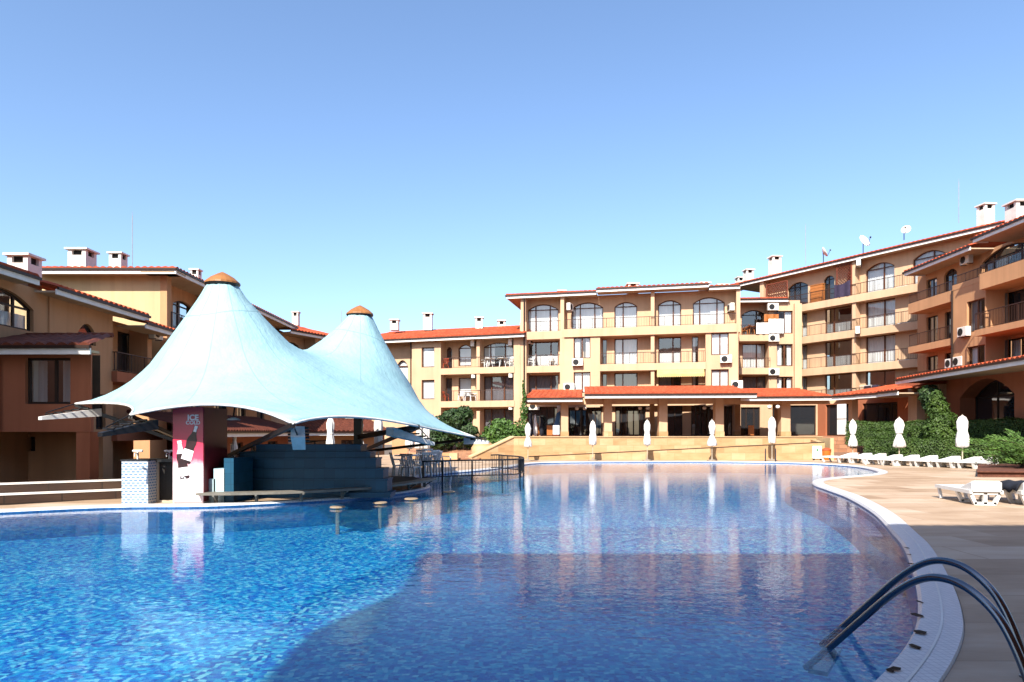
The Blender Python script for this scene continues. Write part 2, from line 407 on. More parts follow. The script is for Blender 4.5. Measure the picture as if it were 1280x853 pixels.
def flat_with_hole(mb, outer, hole, z):
    loops = [[Vector((p[0], p[1], 0)) for p in outer]] + ([[Vector((p[0], p[1], 0)) for p in hole]] if hole else [])
    allp = [p for l in loops for p in l]
    for t in tessellate_polygon(loops): mb.poly([(allp[i].x, allp[i].y, z) for i in t])
DECK = [(-16.3, -3.4), (60, -3.4), (60, 62), (-4.5, 62), (-4.5, 51), (-7.6, 48.5), (-12, 44), (-12.6, 33), (-12.2, 20), (-9.35, 16.5), (-11, 14.85), (-13.5, 13.6), (-16.3, 12)]
mb = MB(); flat_with_hole(mb, DECK, pool_out, 0)
for i in range(len(DECK)):
    a, b = DECK[i], DECK[(i + 1) % len(DECK)]
    mb.poly([(a[0], a[1], -1.05), (b[0], b[1], -1.05), (b[0], b[1], 0), (a[0], a[1], 0)])
tag(mb.build('pool_deck', M['deck']), kind='structure')
mb = MB(); flat_with_hole(mb, [(-400, -400), (400, -400), (400, 600), (-400, 600)], None, -1.02)
tag(mb.build('ground', M['ground']), kind='structure')
# coping: a raised lip 3 cm high round the whole pool
mb = MB(); lip = ring(pool, .03)
ringmesh(mb, lip, ring(pool_out, -.012), .022, .022); ringmesh(mb, pool, lip, -.02, .022); ringmesh(mb, ring(pool_out, -.012), pool_out, .022, -.01)
tag(mb.build('pool_coping', M['coping'], smooth=False), kind='structure')
mb = MB(); ringmesh(mb, ring(pool, .172), ring(pool, .190), .027, .027)
tag(mb.build('pool_coping_joint', M['white'], smooth=False), kind='structure')
mb = MB(); ringmesh(mb, pool, pool, FLOOR, -.02)
tag(mb.build('pool_wall', M['poolwall']), kind='structure')
mb = MB(); flat_with_hole(mb, pool, None, FLOOR)
tag(mb.build('pool_floor', M['poolfloor']), kind='structure')
# submerged bench along the right-hand edge
i0, i1 = 24, 58
A = pool[i0:i1]; R1 = ring(pool, -1.0)
Bq = [pool[i].lerp(R1[i], max(.02, .78 * min(1, (i - 23) / 22))) for i in range(i0, i1)]
mb = MB(); ringmesh(mb, A, Bq, -.24, -.24, False); ringmesh(mb, Bq, Bq, -.24, FLOOR, False, 1)
tag(mb.build('pool_ledge', [M['ledge'], M['poolwall']]), kind='structure')
mb = MB(); flat_with_hole(mb, ring(pool, .012), None, WZ)
o = mb.build('pool_water', M['water'], recalc=False)
for p in o.data.polygons:
    if p.normal.z < 0: p.flip()
tag(o, kind='structure')

# terrace under the arcade (1.3 m above the deck) and the bank on the right
TZ = 1.3
mb = MB()
mb.prism([(0.15, 40.9), (18.4, 40.45), (19.0, 42.6), (21.3, 41.2), (24, 39), (24, 28), (40, 28), (40, 61), (0.15, 61)], -1, TZ)
tag(mb.build('terrace', M['paved']), kind='structure')

# far retaining wall: upper wall and the lower ramp wall in front of it
t = thing('retaining_wall', 'yellow stone retaining wall below the arcade terrace at the far pool edge', 'wall', (9, 39, 0))
mb = MB()
pL = [(-2.35, 39.2), (0.1, 40.45), (18.3, 40.1)]
def slopewall(mb, a, b, th, za0, za1, m=0, z0=-.02):
    a = Vector((a[0], a[1], 0)); b = Vector((b[0], b[1], 0)); d = (b - a).normalized(); n = Vector((-d.y, d.x, 0)) * th
    mb.hexa([a + Vector((0, 0, z0)), b + Vector((0, 0, z0)), b + n + Vector((0, 0, z0)), a + n + Vector((0, 0, z0)),
             a + Vector((0, 0, za0)), b + Vector((0, 0, za1)), b + n + Vector((0, 0, za1)), a + n + Vector((0, 0, za0))], m)
slopewall(mb, pL[0], pL[1], .4, .12, TZ - .02); slopewall(mb, pL[1], pL[2], .4, TZ - .02, TZ - .02)
mb.build('upper_wall', M['wallstone'], t)
mb = MB(); slopewall(mb, (0.9, 38.75), (17.6, 38.3), .3, .17, 1.0)
slopewall(mb, (17.62, 38.3), (17.9, 40.05), .3, 1.0, 1.15)
mb.build('ramp_wall', M['wallstone'], t)
mb = MB()
def cap(mb, a, b, th, z0, z1, o=.05, h=.05):
    a = Vector((a[0], a[1], 0)); b = Vector((b[0], b[1], 0)); d = (b - a).normalized(); n = Vector((-d.y, d.x, 0))
    a1, b1 = a - n * o, b - n * o; w = n * (th + 2 * o)
    mb.hexa([a1 + Vector((0, 0, z0)), b1 + Vector((0, 0, z1)), b1 + w + Vector((0, 0, z1)), a1 + w + Vector((0, 0, z0)),
             a1 + Vector((0, 0, z0 + h)), b1 + Vector((0, 0, z1 + h)), b1 + w + Vector((0, 0, z1 + h)), a1 + w + Vector((0, 0, z0 + h))])
cap(mb, pL[0], pL[1], .4, .12, TZ - .02, .06, .07); cap(mb, pL[1], pL[2], .4, TZ - .02, TZ - .02, .05, .04)
mb.build('wall_cap', M['cream'], t)
mb = MB(); cap(mb, (0.9, 38.75), (17.6, 38.3), .3, .17, 1.0, .02, .03)
mb.build('ramp_cap', M['stepstone'], t)
mb = MB()
mb.hexa([(0.9, 39.05, -.02), (17.6, 38.6, -.02), (17.6, 40.08, -.02), (0.9, 40.38, -.02), (0.9, 39.05, .05), (17.6, 38.6, .92), (17.6, 40.08, .92), (0.9, 40.38, .05)])
mb.build('ramp', M['paved'], t)

# steps up to the terrace beside the hedge
t = thing('stone_steps', 'wide stone steps climbing to the terrace beside the clipped hedge', 'steps', (18.9, 39.5, 0))
for k in range(6):
    mb = MB(); mb.box(18.15, 19.75 + .05 * k, 38.4 + .36 * k, 42.6, .215 * k, .215 * (k + 1) - .003 * k)
    mb.build('step', M['paved'], t)
mb = MB(); mb.box(17.93, 18.13, 38.3, 40.9, 0, 1.25); mb.build('side_wall', M['cream'], t)

# low steps on the left edge
t = thing('seating_steps', 'two low dark brown steps with pale sunlit edges at the left poolside', 'steps', (-12, 15, 0))
for k in range(2):
    a = Vector((-13.6, 13.55, 0)); b = Vector((-9.25, 16.35, 0)); d = (b - a).normalized(); n = Vector((-d.y, d.x, 0)) * .42 * k
    mb = MB(); slopewall(mb, (a + n)[:2], (b + n)[:2], .5, .19 + .21 * k, .19 + .21 * k); mb.build('step', M['stepstone'], t)
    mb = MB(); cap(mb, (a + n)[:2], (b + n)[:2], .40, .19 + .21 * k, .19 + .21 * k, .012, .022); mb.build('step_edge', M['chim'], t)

# ------------------------------------------------------------------ tensile canopy
PK = [(Vector((-8.09, 19.0)), 5.75), (Vector((-5.37, 24.0)), 5.75)]
CORN = [(pxd(94, 18.2), zy(505, 18.2)), (pxd(163, 14.6), zy(519, 14.6)), (pxd(366, 12.5), zy(530, 12.5)), (pxd(522, 16.3), zy(533, 16.3)),
        (pxd(594, 21.5), zy(547, 21.5)), (Vector((-3.3, 28.5, 0)), 2.3), (Vector((-9.2, 28.0, 0)), 2.5), (Vector((-12.6, 23.0, 0)), 2.6)]
CN = [Vector((p.x, p.y, z)) for p, z in CORN]
bp = []
SAG = [(.10, .12), (.07, .30), (.08, .18), (.14, .14), (.1, .2), (.1, .2), (.1, .2), (.1, .2)]
cen = sum((Vector((p.x, p.y)) for p in CN), Vector((0, 0))) / len(CN)
for i in range(len(CN)):
    a, b = CN[i], CN[(i + 1) % len(CN)]; L = (b - a).length; n = max(6, int(L / .3))
    inn = Vector((-(b - a).y, (b - a).x, 0)).normalized()
    if inn.to_2d().dot(cen - a.to_2d()) < 0: inn = -inn
    for k in range(n):
        t_ = k / n; s_ = 4 * t_ * (1 - t_)
        bp.append(a.lerp(b, t_) + inn * L * SAG[i][0] * s_ + Vector((0, 0, SAG[i][1] * s_)))
nb = len(bp); pts2 = [p.to_2d() for p in bp]; fixz = {i: p.z for i, p in enumerate(bp)}
rings = []
for c, zt in PK:
    for r, fz in ((.36, zt), (.48, None), (.66, None), (.88, None), (1.12, None), (1.42, None), (1.8, None)):
        k = 24
        for q in range(k):
            th = 2 * math.pi * (q + (.5 if r in (.52, .88, 1.42) else 0)) / k
            pts2.append(c + Vector((math.cos(th), math.sin(th))) * r)
            if fz: fixz[len(pts2) - 1] = fz
        if fz: rings.append(list(range(len(pts2) - k, len(pts2))))
def inside(p, poly):
    c = False; n = len(poly)
    for i in range(n):
        a, b = poly[i], poly[i - 1]
        if (a.y > p.y) != (b.y > p.y) and p.x < (b.x - a.x) * (p.y - a.y) / (b.y - a.y) + a.x: c = not c
    return c
bpoly = [p.to_2d() for p in bp]
y = 13.5; row = 0
while y < 30:
    x = -14 + (.17 if row % 2 else 0)
    while x < 0:
        p = Vector((x, y))
        if inside(p, bpoly) and all((p - c).length > 2.0 for c, _ in PK) and min((p - q).length for q in bpoly) > .2: pts2.append(p)
        x += .34
    y += .3; row += 1
edges = [(i, (i + 1) % nb) for i in range(nb)] + [(r[i], r[(i + 1) % len(r)]) for r in rings for i in range(len(r))]
vo, _, fo, orig, _, _ = delaunay_2d_cdt(pts2, edges, [], 0, 1e-6)
fo = [f for f in fo if inside(sum((vo[i] for i in f), Vector((0, 0))) / len(f), bpoly) and all((sum((vo[i] for i in f), Vector((0, 0))) / len(f) - c).length > .36 for c, _ in PK)]
nv = len(vo); Z = np.full(nv, 3.0); fixed = np.zeros(nv, bool)
for i in range(nv):
    for o_ in orig[i]:
        if o_ in fixz: Z[i] = fixz[o_]; fixed[i] = True
# ridge cable between the masts holds the saddle up
for i, p in enumerate(vo):
    a, b = PK[0][0], PK[1][0]; tt = (p - a).dot(b - a) / (b - a).length_squared
    if .0 < tt < 1 and not fixed[i]:
        dperp = abs((p - a).cross(b - a)) if False else abs((p.x - a.x) * (b.y - a.y) - (p.y - a.y) * (b.x - a.x)) / (b - a).length
nbr = [set() for _ in range(nv)]
for f in fo:
    for i in range(len(f)): nbr[f[i]].add(f[i - 1]); nbr[f[i - 1]].add(f[i])
II, JJ, WW = [], [], []
for i in range(nv):
    for j in nbr[i]: II.append(i); JJ.append(j); m_ = (vo[i] + vo[j]) / 2; WW.append(min((m_ - c_).length for c_, _ in PK) ** .17 / max(.05, (vo[i] - vo[j]).length))
II = np.array(II); JJ = np.array(JJ); WW = np.array(WW); den = np.bincount(II, WW, nv); den[den == 0] = 1
for it in range(1500):
    nz_ = np.bincount(II, WW * Z[JJ], nv) / den
    Z = np.where(fixed, Z, Z + 1.0 * (nz_ - Z))
used = sorted({i for f in fo for i in f}); mp = {v: k for k, v in enumerate(used)}
tent = thing('tensile_canopy', 'pale blue twin peaked fabric canopy stretched over the pool bar', 'canopy', (-6.5, 20, 0))
mb = MB(); mb.v = [Vector((vo[i].x, vo[i].y, Z[i])) for i in used]; mb.f = [tuple(mp[i] for i in f) for f in fo]; mb.m = [0] * len(fo)
fab, nt, b = new_mat('blue_canopy_fabric')
g = nd(nt, 'ShaderNodeNewGeometry'); sp = nd(nt, 'ShaderNodeSeparateXYZ'); nt.links.new(g.outputs['Position'], sp.inputs[0])
seam = None
mid = (PK[0][0] + PK[1][0]) / 2; ax = (PK[1][0] - PK[0][0]).normalized()
side = mth(nt, 'GREATER_THAN', mth(nt, 'ADD', mth(nt, 'MULTIPLY', sp.outputs[0], ax.x), mth(nt, 'MULTIPLY', sp.outputs[1], ax.y)), mid.dot(ax))
ss = []
for c, _ in PK:
    dx = mth(nt, 'SUBTRACT', sp.outputs[0], c.x); dy = mth(nt, 'SUBTRACT', sp.outputs[1], c.y)
    an = mth(nt, 'MULTIPLY', mth(nt, 'ARCTAN2', dy, dx), 14 / (2 * math.pi)); fr_ = mth(nt, 'FRACT', an)
    rr = mth(nt, 'SQRT', mth(nt, 'ADD', mth(nt, 'MULTIPLY', dx, dx), mth(nt, 'MULTIPLY', dy, dy)))
    wd = mth(nt, 'DIVIDE', .055, rr)
    ss.append(mth(nt, 'MAXIMUM', mth(nt, 'LESS_THAN', fr_, wd), mth(nt, 'LESS_THAN', mth(nt, 'ABSOLUTE', mth(nt, 'SUBTRACT', rr, .95)), .012)))
sm = mth(nt, 'ADD', mth(nt, 'MULTIPLY', ss[1], side), mth(nt, 'MULTIPLY', ss[0], mth(nt, 'SUBTRACT', 1, side)))
v = pos(nt); cl = ramp(nt, noise(nt, v, .9, 5, .6), [(.3, (.205, .36, .40)), (.7, (.26, .42, .465))])
stn = ramp(nt, noise(nt, pos(nt, (3, 3, .5)), 1.6, 4), [(.55, (0, 0, 0)), (.8, (1, 1, 1))])
cl = mixc(nt, mth(nt, 'MULTIPLY', stn, .28), cl, (.12, .22, .25))
nt.links.new(mixc(nt, mth(nt, 'MULTIPLY', sm, .45), cl, (.09, .17, .20)), b.inputs['Base Color'])
b.inputs['Roughness'].default_value = .55; b.inputs['Specular IOR Level'].default_value = .3
bump(nt, b, mth(nt, 'ADD', noise(nt, pos(nt), 1.4, 3), mth(nt, 'MULTIPLY', noise(nt, pos(nt, (5, 5, .6)), 1.5, 4), .8)), .45, .06)
o = mb.build('membrane', fab, tent, smooth=True)
md = o.modifiers.new('thick', 'SOLIDIFY'); md.thickness = .025
mb = MB(); mb.tube(bp + [bp[0]], .028, 6, caps=False); mb.build('edge_cable', M['steelw'], tent, True)
for c, zt in PK:
    mb = MB(); mb.lathe((c.x, c.y, 0), [(.475, zt - .03), (.465, zt + .02), (.32, zt + .15), (.15, zt + .25), (.03, zt + .31)], 20)
    cpo = mb.build('peak_cap', M['copper'], tent)
    mb = MB(); mb.lathe((c.x, c.y, 0), [(.43, zt - .10), (.47, zt - .035)], 20); mb.build('cap_rim', M['black'], cpo)
    mb = MB(); mb.tube([(c.x, c.y, -.01), (c.x, c.y, zt + .1)], .11, 10); mb.build('mast', M['black'], tent)
# outriggers: each a steel plate girder with lacing, reaching from the membrane corner to its tip
def outrigger(corner, inner, tip, w0=.16, w1=.09, mat='steelw', under=None):
    a = Vector(inner); b = Vector(tip); d = (b - a).normalized(); s = d.cross(Vector((0, 0, 1))).normalized()
    mb = MB(); th = Vector((0, 0, .21)); drop = Vector((0, 0, -.04))
    mb.hexa([a - s * w0 + drop - th, a + s * w0 + drop - th, b + s * w1 - th * .4, b - s * w1 - th * .4, a - s * w0 + drop, a + s * w0 + drop, b + s * w1, b - s * w1])
    o = mb.build('outrigger', M[mat], tent)
    mb = MB()
    for k in range(5):
        q = a.lerp(b, .25 + .15 * k); mb.tube([q - s * .2 + Vector((0, 0, .03)), q + s * .2 + Vector((0, 0, .03))], .022, 6)
    mb.tube([Vector(corner), a.lerp(b, .9) + Vector((0, 0, .08))], .015, 6)
    mb.build('lacing', M['black'], o)
outrigger(CN[0], CN[0] + Vector((.5, .2, -.08)), pxd(50, 17.2, 0) + Vector((0, 0, zy(521, 17.2))))
outrigger(CN[1], CN[1] + Vector((.35, .3, -.06)), pxd(125, 13.9) + Vector((0, 0, zy(541, 13.9))), mat='blackrail')
outrigger(CN[2], CN[2] + Vector((-.1, .6, .0)), pxd(374, 13.4) + Vector((0, 0, 1.33)), .13, .12)
outrigger(CN[3], CN[3] + Vector((-.7, .2, .02)), pxd(540, 17.6) + Vector((0, 0, zy(553, 17.6))), .14, .10)
outrigger(CN[4], CN[4] + Vector((-.35, .2, .03)), pxd(611, 21.6) + Vector((0, 0, zy(551.5, 21.6))), .14, .10)
# struts and posts below the cloth
mb = MB(); mb.bar((-7.95, 18.9, .9), CN[2] + Vector((0, 0, -.03)), .09); mb.bar((-8.1, 19, .9), CN[1] + Vector((0, 0, -.03)), .09)
mb.bar((-8.2, 19.1, .9), CN[0] + Vector((0, 0, -.03)), .09); mb.build('strut', M['black'], tent)
mb = MB(); mb.bar((-5.3, 23.8, .9), CN[3] + Vector((0, 0, -.03)), .09); mb.bar((-5.2, 24, .9), CN[4] + Vector((0, 0, -.03)), .09); mb.build('strut', M['black'], tent)
mb = MB(); q = pxd(448, 19.0); mb.box(q.x - .11, q.x + .11, 18.9, 19.1, -.01, 2.35); mb.bar((q.x, 19, 1.45), CN[3] + Vector((0, 0, -.02)), .12); mb.build('post', M['black'], tent)
# floodlight fixed below the edge
fl = thing('floodlight', 'round silver floodlight hanging under the canopy edge right of the red advertising column', 'lamp', (pxd(292, 15.6).x, 15.6, zy(521, 15.6)))
mb = MB(); c = Vector(fl.location); mb.lathe(c, [(.05, -.02), (.13, -.05), (.15, -.08)], 14); mb.build('reflector', M['steelw'], fl)
mb = MB(); mb.tube([c, c + Vector((0, .1, .35))], .02); mb.build('bracket', M['black'], fl)

# ------------------------------------------------------------------ the bar under the canopy
def pillar(): pass
t = thing('mosaic_counter', 'white tiled end of bar counter with small blue fish scale pattern and two taps', 'counter', (-8.3, 15.2, 0))
fs, nt, b = new_mat('fish_scale_tiles')
g = nd(nt, 'ShaderNodeNewGeometry'); sp = nd(nt, 'ShaderNodeSeparateXYZ'); nt.links.new(g.outputs['Position'], sp.inputs[0])
uu = mth(nt, 'ADD', mth(nt, 'MULTIPLY', sp.outputs[0], 1), mth(nt, 'MULTIPLY', sp.outputs[1], 1)); cb = nd(nt, 'ShaderNodeCombineXYZ'); nt.links.new(uu, cb.inputs[0]); nt.links.new(sp.outputs[2], cb.inputs[1])
br = nd(nt, 'ShaderNodeTexBrick'); br.inputs['Scale'].default_value = 1; br.inputs['Brick Width'].default_value = .105; br.inputs['Row Height'].default_value = .062
br.inputs['Mortar Size'].default_value = .019; br.inputs['Mortar Smooth'].default_value = .2; nt.links.new(cb.outputs[0], br.inputs['Vector'])
br.inputs['Color1'].default_value = c4((.05, .13, .27)); br.inputs['Color2'].default_value = c4((.10, .21, .34)); br.inputs['Mortar'].default_value = c4((.40, .43, .46))
nt.links.new(br.outputs[0], b.inputs['Base Color']); b.inputs['Roughness'].default_value = .25
XL, XR = pxd(152, 15.05).x, pxd(185, 15.05).x
mb = MB(); mb.box(XL, XR, 15.05, 15.75, 0, .96); mb.build('tiled_end', fs, t)
mb = MB(); mb.box(XL - .02, XR + .02, 15.03, 15.77, .96, .985); mb.box(XR + .02, -7.55, 15.35, 15.95, .92, .975); mb.build('counter_top', M['black'], t)
mb = MB(); mb.box(XR, -7.55, 15.45, 15.9, .0, .92); mb.build('front_panel', M['dark'], t)
mb = MB(); mb.box(XR + .004, XR + .045, 15.40, 15.447, 0, .92); mb.box(XR + .05, -7.56, 15.40, 15.447, .0, .05); mb.build('trim', M['pale'], t)
for x in (XL + .22, XL + .78):
    mb = MB(); zb = .985 if x < XR else .975; yy = 15.3 if x < XR else 15.6
    mb.tube([(x, yy, zb), (x, yy, zb + .17)], .022, 8); mb.tube([(x - .11, yy, zb + .185), (x + .11, yy, zb + .185)], .026, 8); mb.tube([(x, yy, zb + .14), (x, yy - .12, zb + .13), (x, yy - .13, zb + .06)], .014, 8)
    mb.build('tap', M['steelw'], t)
# sink bowl
mb = MB(); mb.lathe((XL + 1.02, 15.62, .975), [(.2, 0), (.24, .05), (.22, .055), (.17, .02)], 16); mb.build('basin', M['steelw'], t)

# red advertising column
AX0, AX1, AY0, AY1 = pxd(216, 15.1).x, pxd(254, 15.1).x, 15.1, 16.35
t = thing('advertising_column', 'tall red advertising column printed with two bottles, half in sunlight', 'advert', (AX0 + .3, 15.6, 0))
adr, nt, b = new_mat('red_advert_print')
g = nd(nt, 'ShaderNodeNewGeometry'); sp = nd(nt, 'ShaderNodeSeparateXYZ'); nt.links.new(g.outputs['Position'], sp.inputs[0])
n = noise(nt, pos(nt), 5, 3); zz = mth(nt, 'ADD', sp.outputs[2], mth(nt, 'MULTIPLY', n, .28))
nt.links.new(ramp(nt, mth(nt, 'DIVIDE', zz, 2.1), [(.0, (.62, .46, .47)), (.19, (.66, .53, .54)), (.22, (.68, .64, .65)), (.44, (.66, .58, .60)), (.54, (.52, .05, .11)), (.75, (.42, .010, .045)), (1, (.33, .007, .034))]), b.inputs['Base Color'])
b.inputs['Roughness'].default_value = .35
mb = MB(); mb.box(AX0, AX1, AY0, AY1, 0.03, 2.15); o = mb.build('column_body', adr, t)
mb = MB(); mb.box(AX0 + .02, AX1 - .02, AY0 + .02, AY1 - .02, 0, .03); mb.build('plinth', M['black'], t)
sidem = mottled('shaded_red_side', (.22, .012, .02), (.28, .018, .03), 3, .4)  # darker red holds the shade of the side turned from the sun
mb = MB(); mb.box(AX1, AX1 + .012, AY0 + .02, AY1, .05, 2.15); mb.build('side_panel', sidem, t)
bk = mottled('bottle_print', (.020, .008, .010), (.05, .018, .02), 9, .3); bw_ = mottled('label_print', (.72, .70, .72), (.80, .79, .80), 9, .4); bp_ = mottled('ice_print', (.50, .50, .55), (.72, .70, .74), 16, .4)
def bottle_print(cx, cz, L, ang, yo):
    """flat printed bottle: dark glass, white label, clear neck"""
    prof = [(-.5, .115), (-.47, .135), (-.2, .13), (-.08, .115), (.05, .135), (.15, .12), (.28, .065), (.42, .048), (.44, .058), (.5, .056)]
    ca, sa = math.cos(ang), math.sin(ang)
    def q(u, v): return (cx + (u * ca - v * sa) * L, AY0 - yo, cz + (u * sa + v * ca) * L)
    def band(v0, v1, s=1.0):
        pr = [(v, r) for v, r in prof if v0 < v < v1]
        def rad(v):
            for (a, ra), (b_, rb) in zip(prof, prof[1:]):
                if a <= v <= b_: return ra + (rb - ra) * (v - a) / (b_ - a)
            return prof[-1][1]
        pr = [(v0, rad(v0))] + pr + [(v1, rad(v1))]
        mb.poly([q(r * s, v) for v, r in pr] + [q(-r * s, v) for v, r in reversed(pr)])
    return band
mb = MB(); bb = bottle_print(AX0 + .40, 1.32, .86, -.30, .003); bb(-.5, .5); bb2 = bottle_print(AX0 + .205, .98, .86, .14, .0045); bb2(-.5, .5); bo = mb.build('bottle_picture', bk, t, recalc=False)
mb = MB(); bottle_print(AX0 + .40, 1.32, .86, -.30, .006)(-.42, -.14); bottle_print(AX0 + .205, .98, .86, .14, .0065)(-.42, -.20)
bottle_print(AX0 + .40, 1.32, .86, -.30, .006)(.34, .5, .7); mb.build('bottle_label', bw_, bo, recalc=False)
mb = MB(); bottle_print(AX0 + .205, .98, .86, .14, .0075)(.16, .5)
for k in range(70):
    x = AX0 + .12 + rnd.random() * .42; z = .42 + abs(rnd.gauss(0, .14)); s = .012 + rnd.random() * .03
    mb.poly([(x + s * rnd.uniform(.5, 1.2) * math.cos(a_), AY0 - .004 - .00003 * k, z + s * rnd.uniform(.5, 1.2) * math.sin(a_)) for a_ in (0, 1.2, 2.5, 3.6, 5)])
mb.build('ice_picture', bp_, bo, recalc=False)
def text_mesh(name, s, size, loc, mat, parent, rz=0, ext=.002, bold=0):
    cu = bpy.data.curves.new(name, 'FONT'); cu.body = s; cu.size = size; cu.align_x = 'CENTER'; cu.extrude = ext; cu.offset = bold
    tmp = bpy.data.objects.new(name, cu); COL.objects.link(tmp)
    me = bpy.data.meshes.new_from_object(tmp.evaluated_get(bpy.context.evaluated_depsgraph_get()))
    bpy.data.objects.remove(tmp)
    mtx = Matrix.Translation(Vector(loc) - ORG[parent.name]) @ Matrix.Rotation(rz, 4, 'Z') @ Matrix.Rotation(RAD(90), 4, 'X'); me.transform(mtx)
    o = bpy.data.objects.new(name, me); COL.objects.link(o); o.parent = parent; me.materials.clear(); me.materials.append(mat); ORG[o.name] = ORG[parent.name]; return o
text_mesh('lettering', 'ICE', .17, (AX0 + .45, AY0 - .004, 1.86), bw_, t, bold=.006)
text_mesh('lettering', 'COLD', .115, (AX0 + .45, AY0 - .004, 1.765), bw_, t, bold=.003)

# stepped blue tiled wall
t = thing('stepped_bar_wall', 'dark blue tiled wall rising in steps behind the swim up bar counter', 'bar', (-5.5, 15.9, 0))
TIER = [(243, 488, 616, 16.50), (257, 484, 599, 16.62), (266.5, 479, 586, 16.66), (280, 470, 573, 16.70), (300, 462.5, 565, 16.74), (320, 451, 556, 16.78)]
zlast = 0; zlast_e = 0
for a, b_, yt, Y in TIER:
    zt = zy(yt, Y); x0, x1 = pxd(a, Y).x, pxd(b_, Y).x
    mb = MB(); mb.box(x0, x1, Y, Y + .7, zlast, zt); tr_ = mb.build('tier', M['barblue'], t)
    mb = MB(); mb.box(x0 - .02, x1 + .02, Y - .02, Y + .7, zt - .035, zt + .004); mb.build('ledge', M['barblue'], tr_)
    if a < 285:   # pale tiled stair ends standing in front of the dark wall
        ex = {243: (243, 258), 257: (257, 269), 266.5: (267, 281), 280: (280, 292)}[a]; Ye = 15.35
        mb = MB(); zz0 = zlast_e; zz1 = zy(yt, Ye); mb.box(pxd(ex[0], Ye).x, pxd(ex[1], Ye).x, Ye, 16.49, 0, zz1); mb.build('pale_tile_end', M['barpale'] if a < 275 else M['barblue'], tr_); zlast_e = zz1
    zlast = zt
# swim-up counter on brackets
M['counter'] = mottled('shade_toned_counter_stone', (.16, .15, .13), (.26, .24, .20), 5, .6)  # stone darkened: shade below the canopy is put into the counter colour
t = thing('bar_counter', 'long thin curved shade-toned bar counter on metal brackets along the pool edge', 'counter', (-4.5, 15.5, 0))
cpath = [Vector(p) for p in [(-6.95, 14.93), (-6.2, 14.98), (-5.2, 15.25), (-4.3, 15.72), (-3.5, 16.5), (-2.8, 17.7), (-2.35, 18.9), (-2.2, 19.9)]]
inn_ = []
for i, p in enumerate(cpath):
    d = (cpath[min(i + 1, len(cpath) - 1)] - cpath[max(i - 1, 0)]).normalized(); inn_.append(p + Vector((-d.y, d.x)) * .42)
mb = MB(); n = len(cpath)
for i in range(n - 1):
    a, b_, c, d = cpath[i], cpath[i + 1], inn_[i + 1], inn_[i]
    mb.hexa([(a.x, a.y, .20), (b_.x, b_.y, .20), (c.x, c.y, .20), (d.x, d.y, .20), (a.x, a.y, .25), (b_.x, b_.y, .25), (c.x, c.y, .25), (d.x, d.y, .25)])
mb.build('counter_top', M['counter'], t)
for i in (0, 1, 2, 3, 4, 5, 6):
    q = (cpath[i] + cpath[i + 1]) / 2; r = (inn_[i] + inn_[i + 1]) / 2; m_ = q.lerp(r, .55)
    mb = MB(); mb.tube([(m_.x, m_.y, 0), (m_.x, m_.y, .2)], .04, 8); mb.bar((q.x, q.y, .185), (r.x, r.y, .185), .04, .03); mb.bar((q.x * .8 + m_.x * .2, q.y * .8 + m_.y * .2, .18), (m_.x, m_.y, .05), .03)
    mb.build('bracket', M['counter'], t)
# bar stools in the water
def stool():
    r = thing('bar_stool', '', 'stool')
    mb = MB(); mb.lathe((0, 0, 0), [(.13, .855), (.165, .86), (.165, .88), (.15, .89)], 16); mb.build('seat', M['stoolseat'], r)
    mb = MB(); mb.tube([(0, 0, 0), (0, 0, .84)], .045, 8); mb.build('post', M['stoolseat'], r); return r
M['stoolseat'] = mottled('stool_stone', (.30, .22, .15), (.42, .32, .22), 6, .6)
ps = Proto(stool())
for (px, py), lb in (((422, 636.5), 'round stool seat in the water off the left half of the bar counter'), ((475, 631), 'round stool seat in the water off the curve of the bar counter'),
                     ((514, 626), 'round stool seat just above water between two others near the rounded bar end'), ((561, 617), 'lone round stool seat farthest out beside the curved railing')):
    p = at(px, py, -.06); ps.put((p.x, p.y, -.89), 0, lb, 'stone stools standing in the pool')
# round stone bar end
t = thing('bar_platform', 'low rounded brown stone platform where the bar counter ends', 'platform', (-3.4, 19, 0))
mb = MB(); pp = [Vector((-2.62, 19.6)), Vector((-2.72, 20.3)), Vector((-3.1, 21.3)), Vector((-3.9, 21.6)), Vector((-4.6, 21)), (Vector((-4.4, 19))), Vector((-3.6, 17.7)), Vector((-3.1, 18.2))]
mb.prism(pp, 0, .17); mb.build('platform_base', M['paved'], t)
mb = MB(); mb.prism(ring(pp, .0)[::1], .172, .2); mb.build('platform_top', M['stepstone'], t)

# curved dark railing standing in the water
t = thing('pool_railing', 'dark metal railing curving round the shallow bay of the pool', 'railing', (-1.5, 24.5, WZ))
rp = catmull([(-3.05, 23.35), (-2.0, 23.75), (-.95, 24.1), (-.2, 24.4), (.25, 25.0), (.45, 26.2), (.25, 27.6), (-.3, 28.6), (-.9, 29.2)], 8)[:8 * 8 + 1]
zt, zb = .60, .06
for z, nm in ((zt, 'top_rail'), (zb, 'bottom_rail')):
    mb = MB(); mb.tube([(p.x, p.y, z) for p in rp], .028 if z == zt else .02, 6); mb.build(nm, M['blackrail'], t)
acc = 0; last = rp[0]; mb = MB(); npost = 0; nxt = 0
L = 0
for a, b_ in zip(rp, rp[1:]):
    seg = (b_ - a).length; k = 0
    while nxt <= L + seg:
        q = a.lerp(b_, (nxt - L) / seg)
        if npost % 9 == 0:
            m2 = MB(); m2.box(q.x - .03, q.x + .03, q.y - .03, q.y + .03, FLOOR, zt); m2.build('post', M['blackrail'], t)
        else: mb.tube([(q.x, q.y, zb), (q.x, q.y, zt)], .010, 5, caps=False)
        npost += 1; nxt += .125
    L += seg
mb.build('bars', M['blackrail'], t)

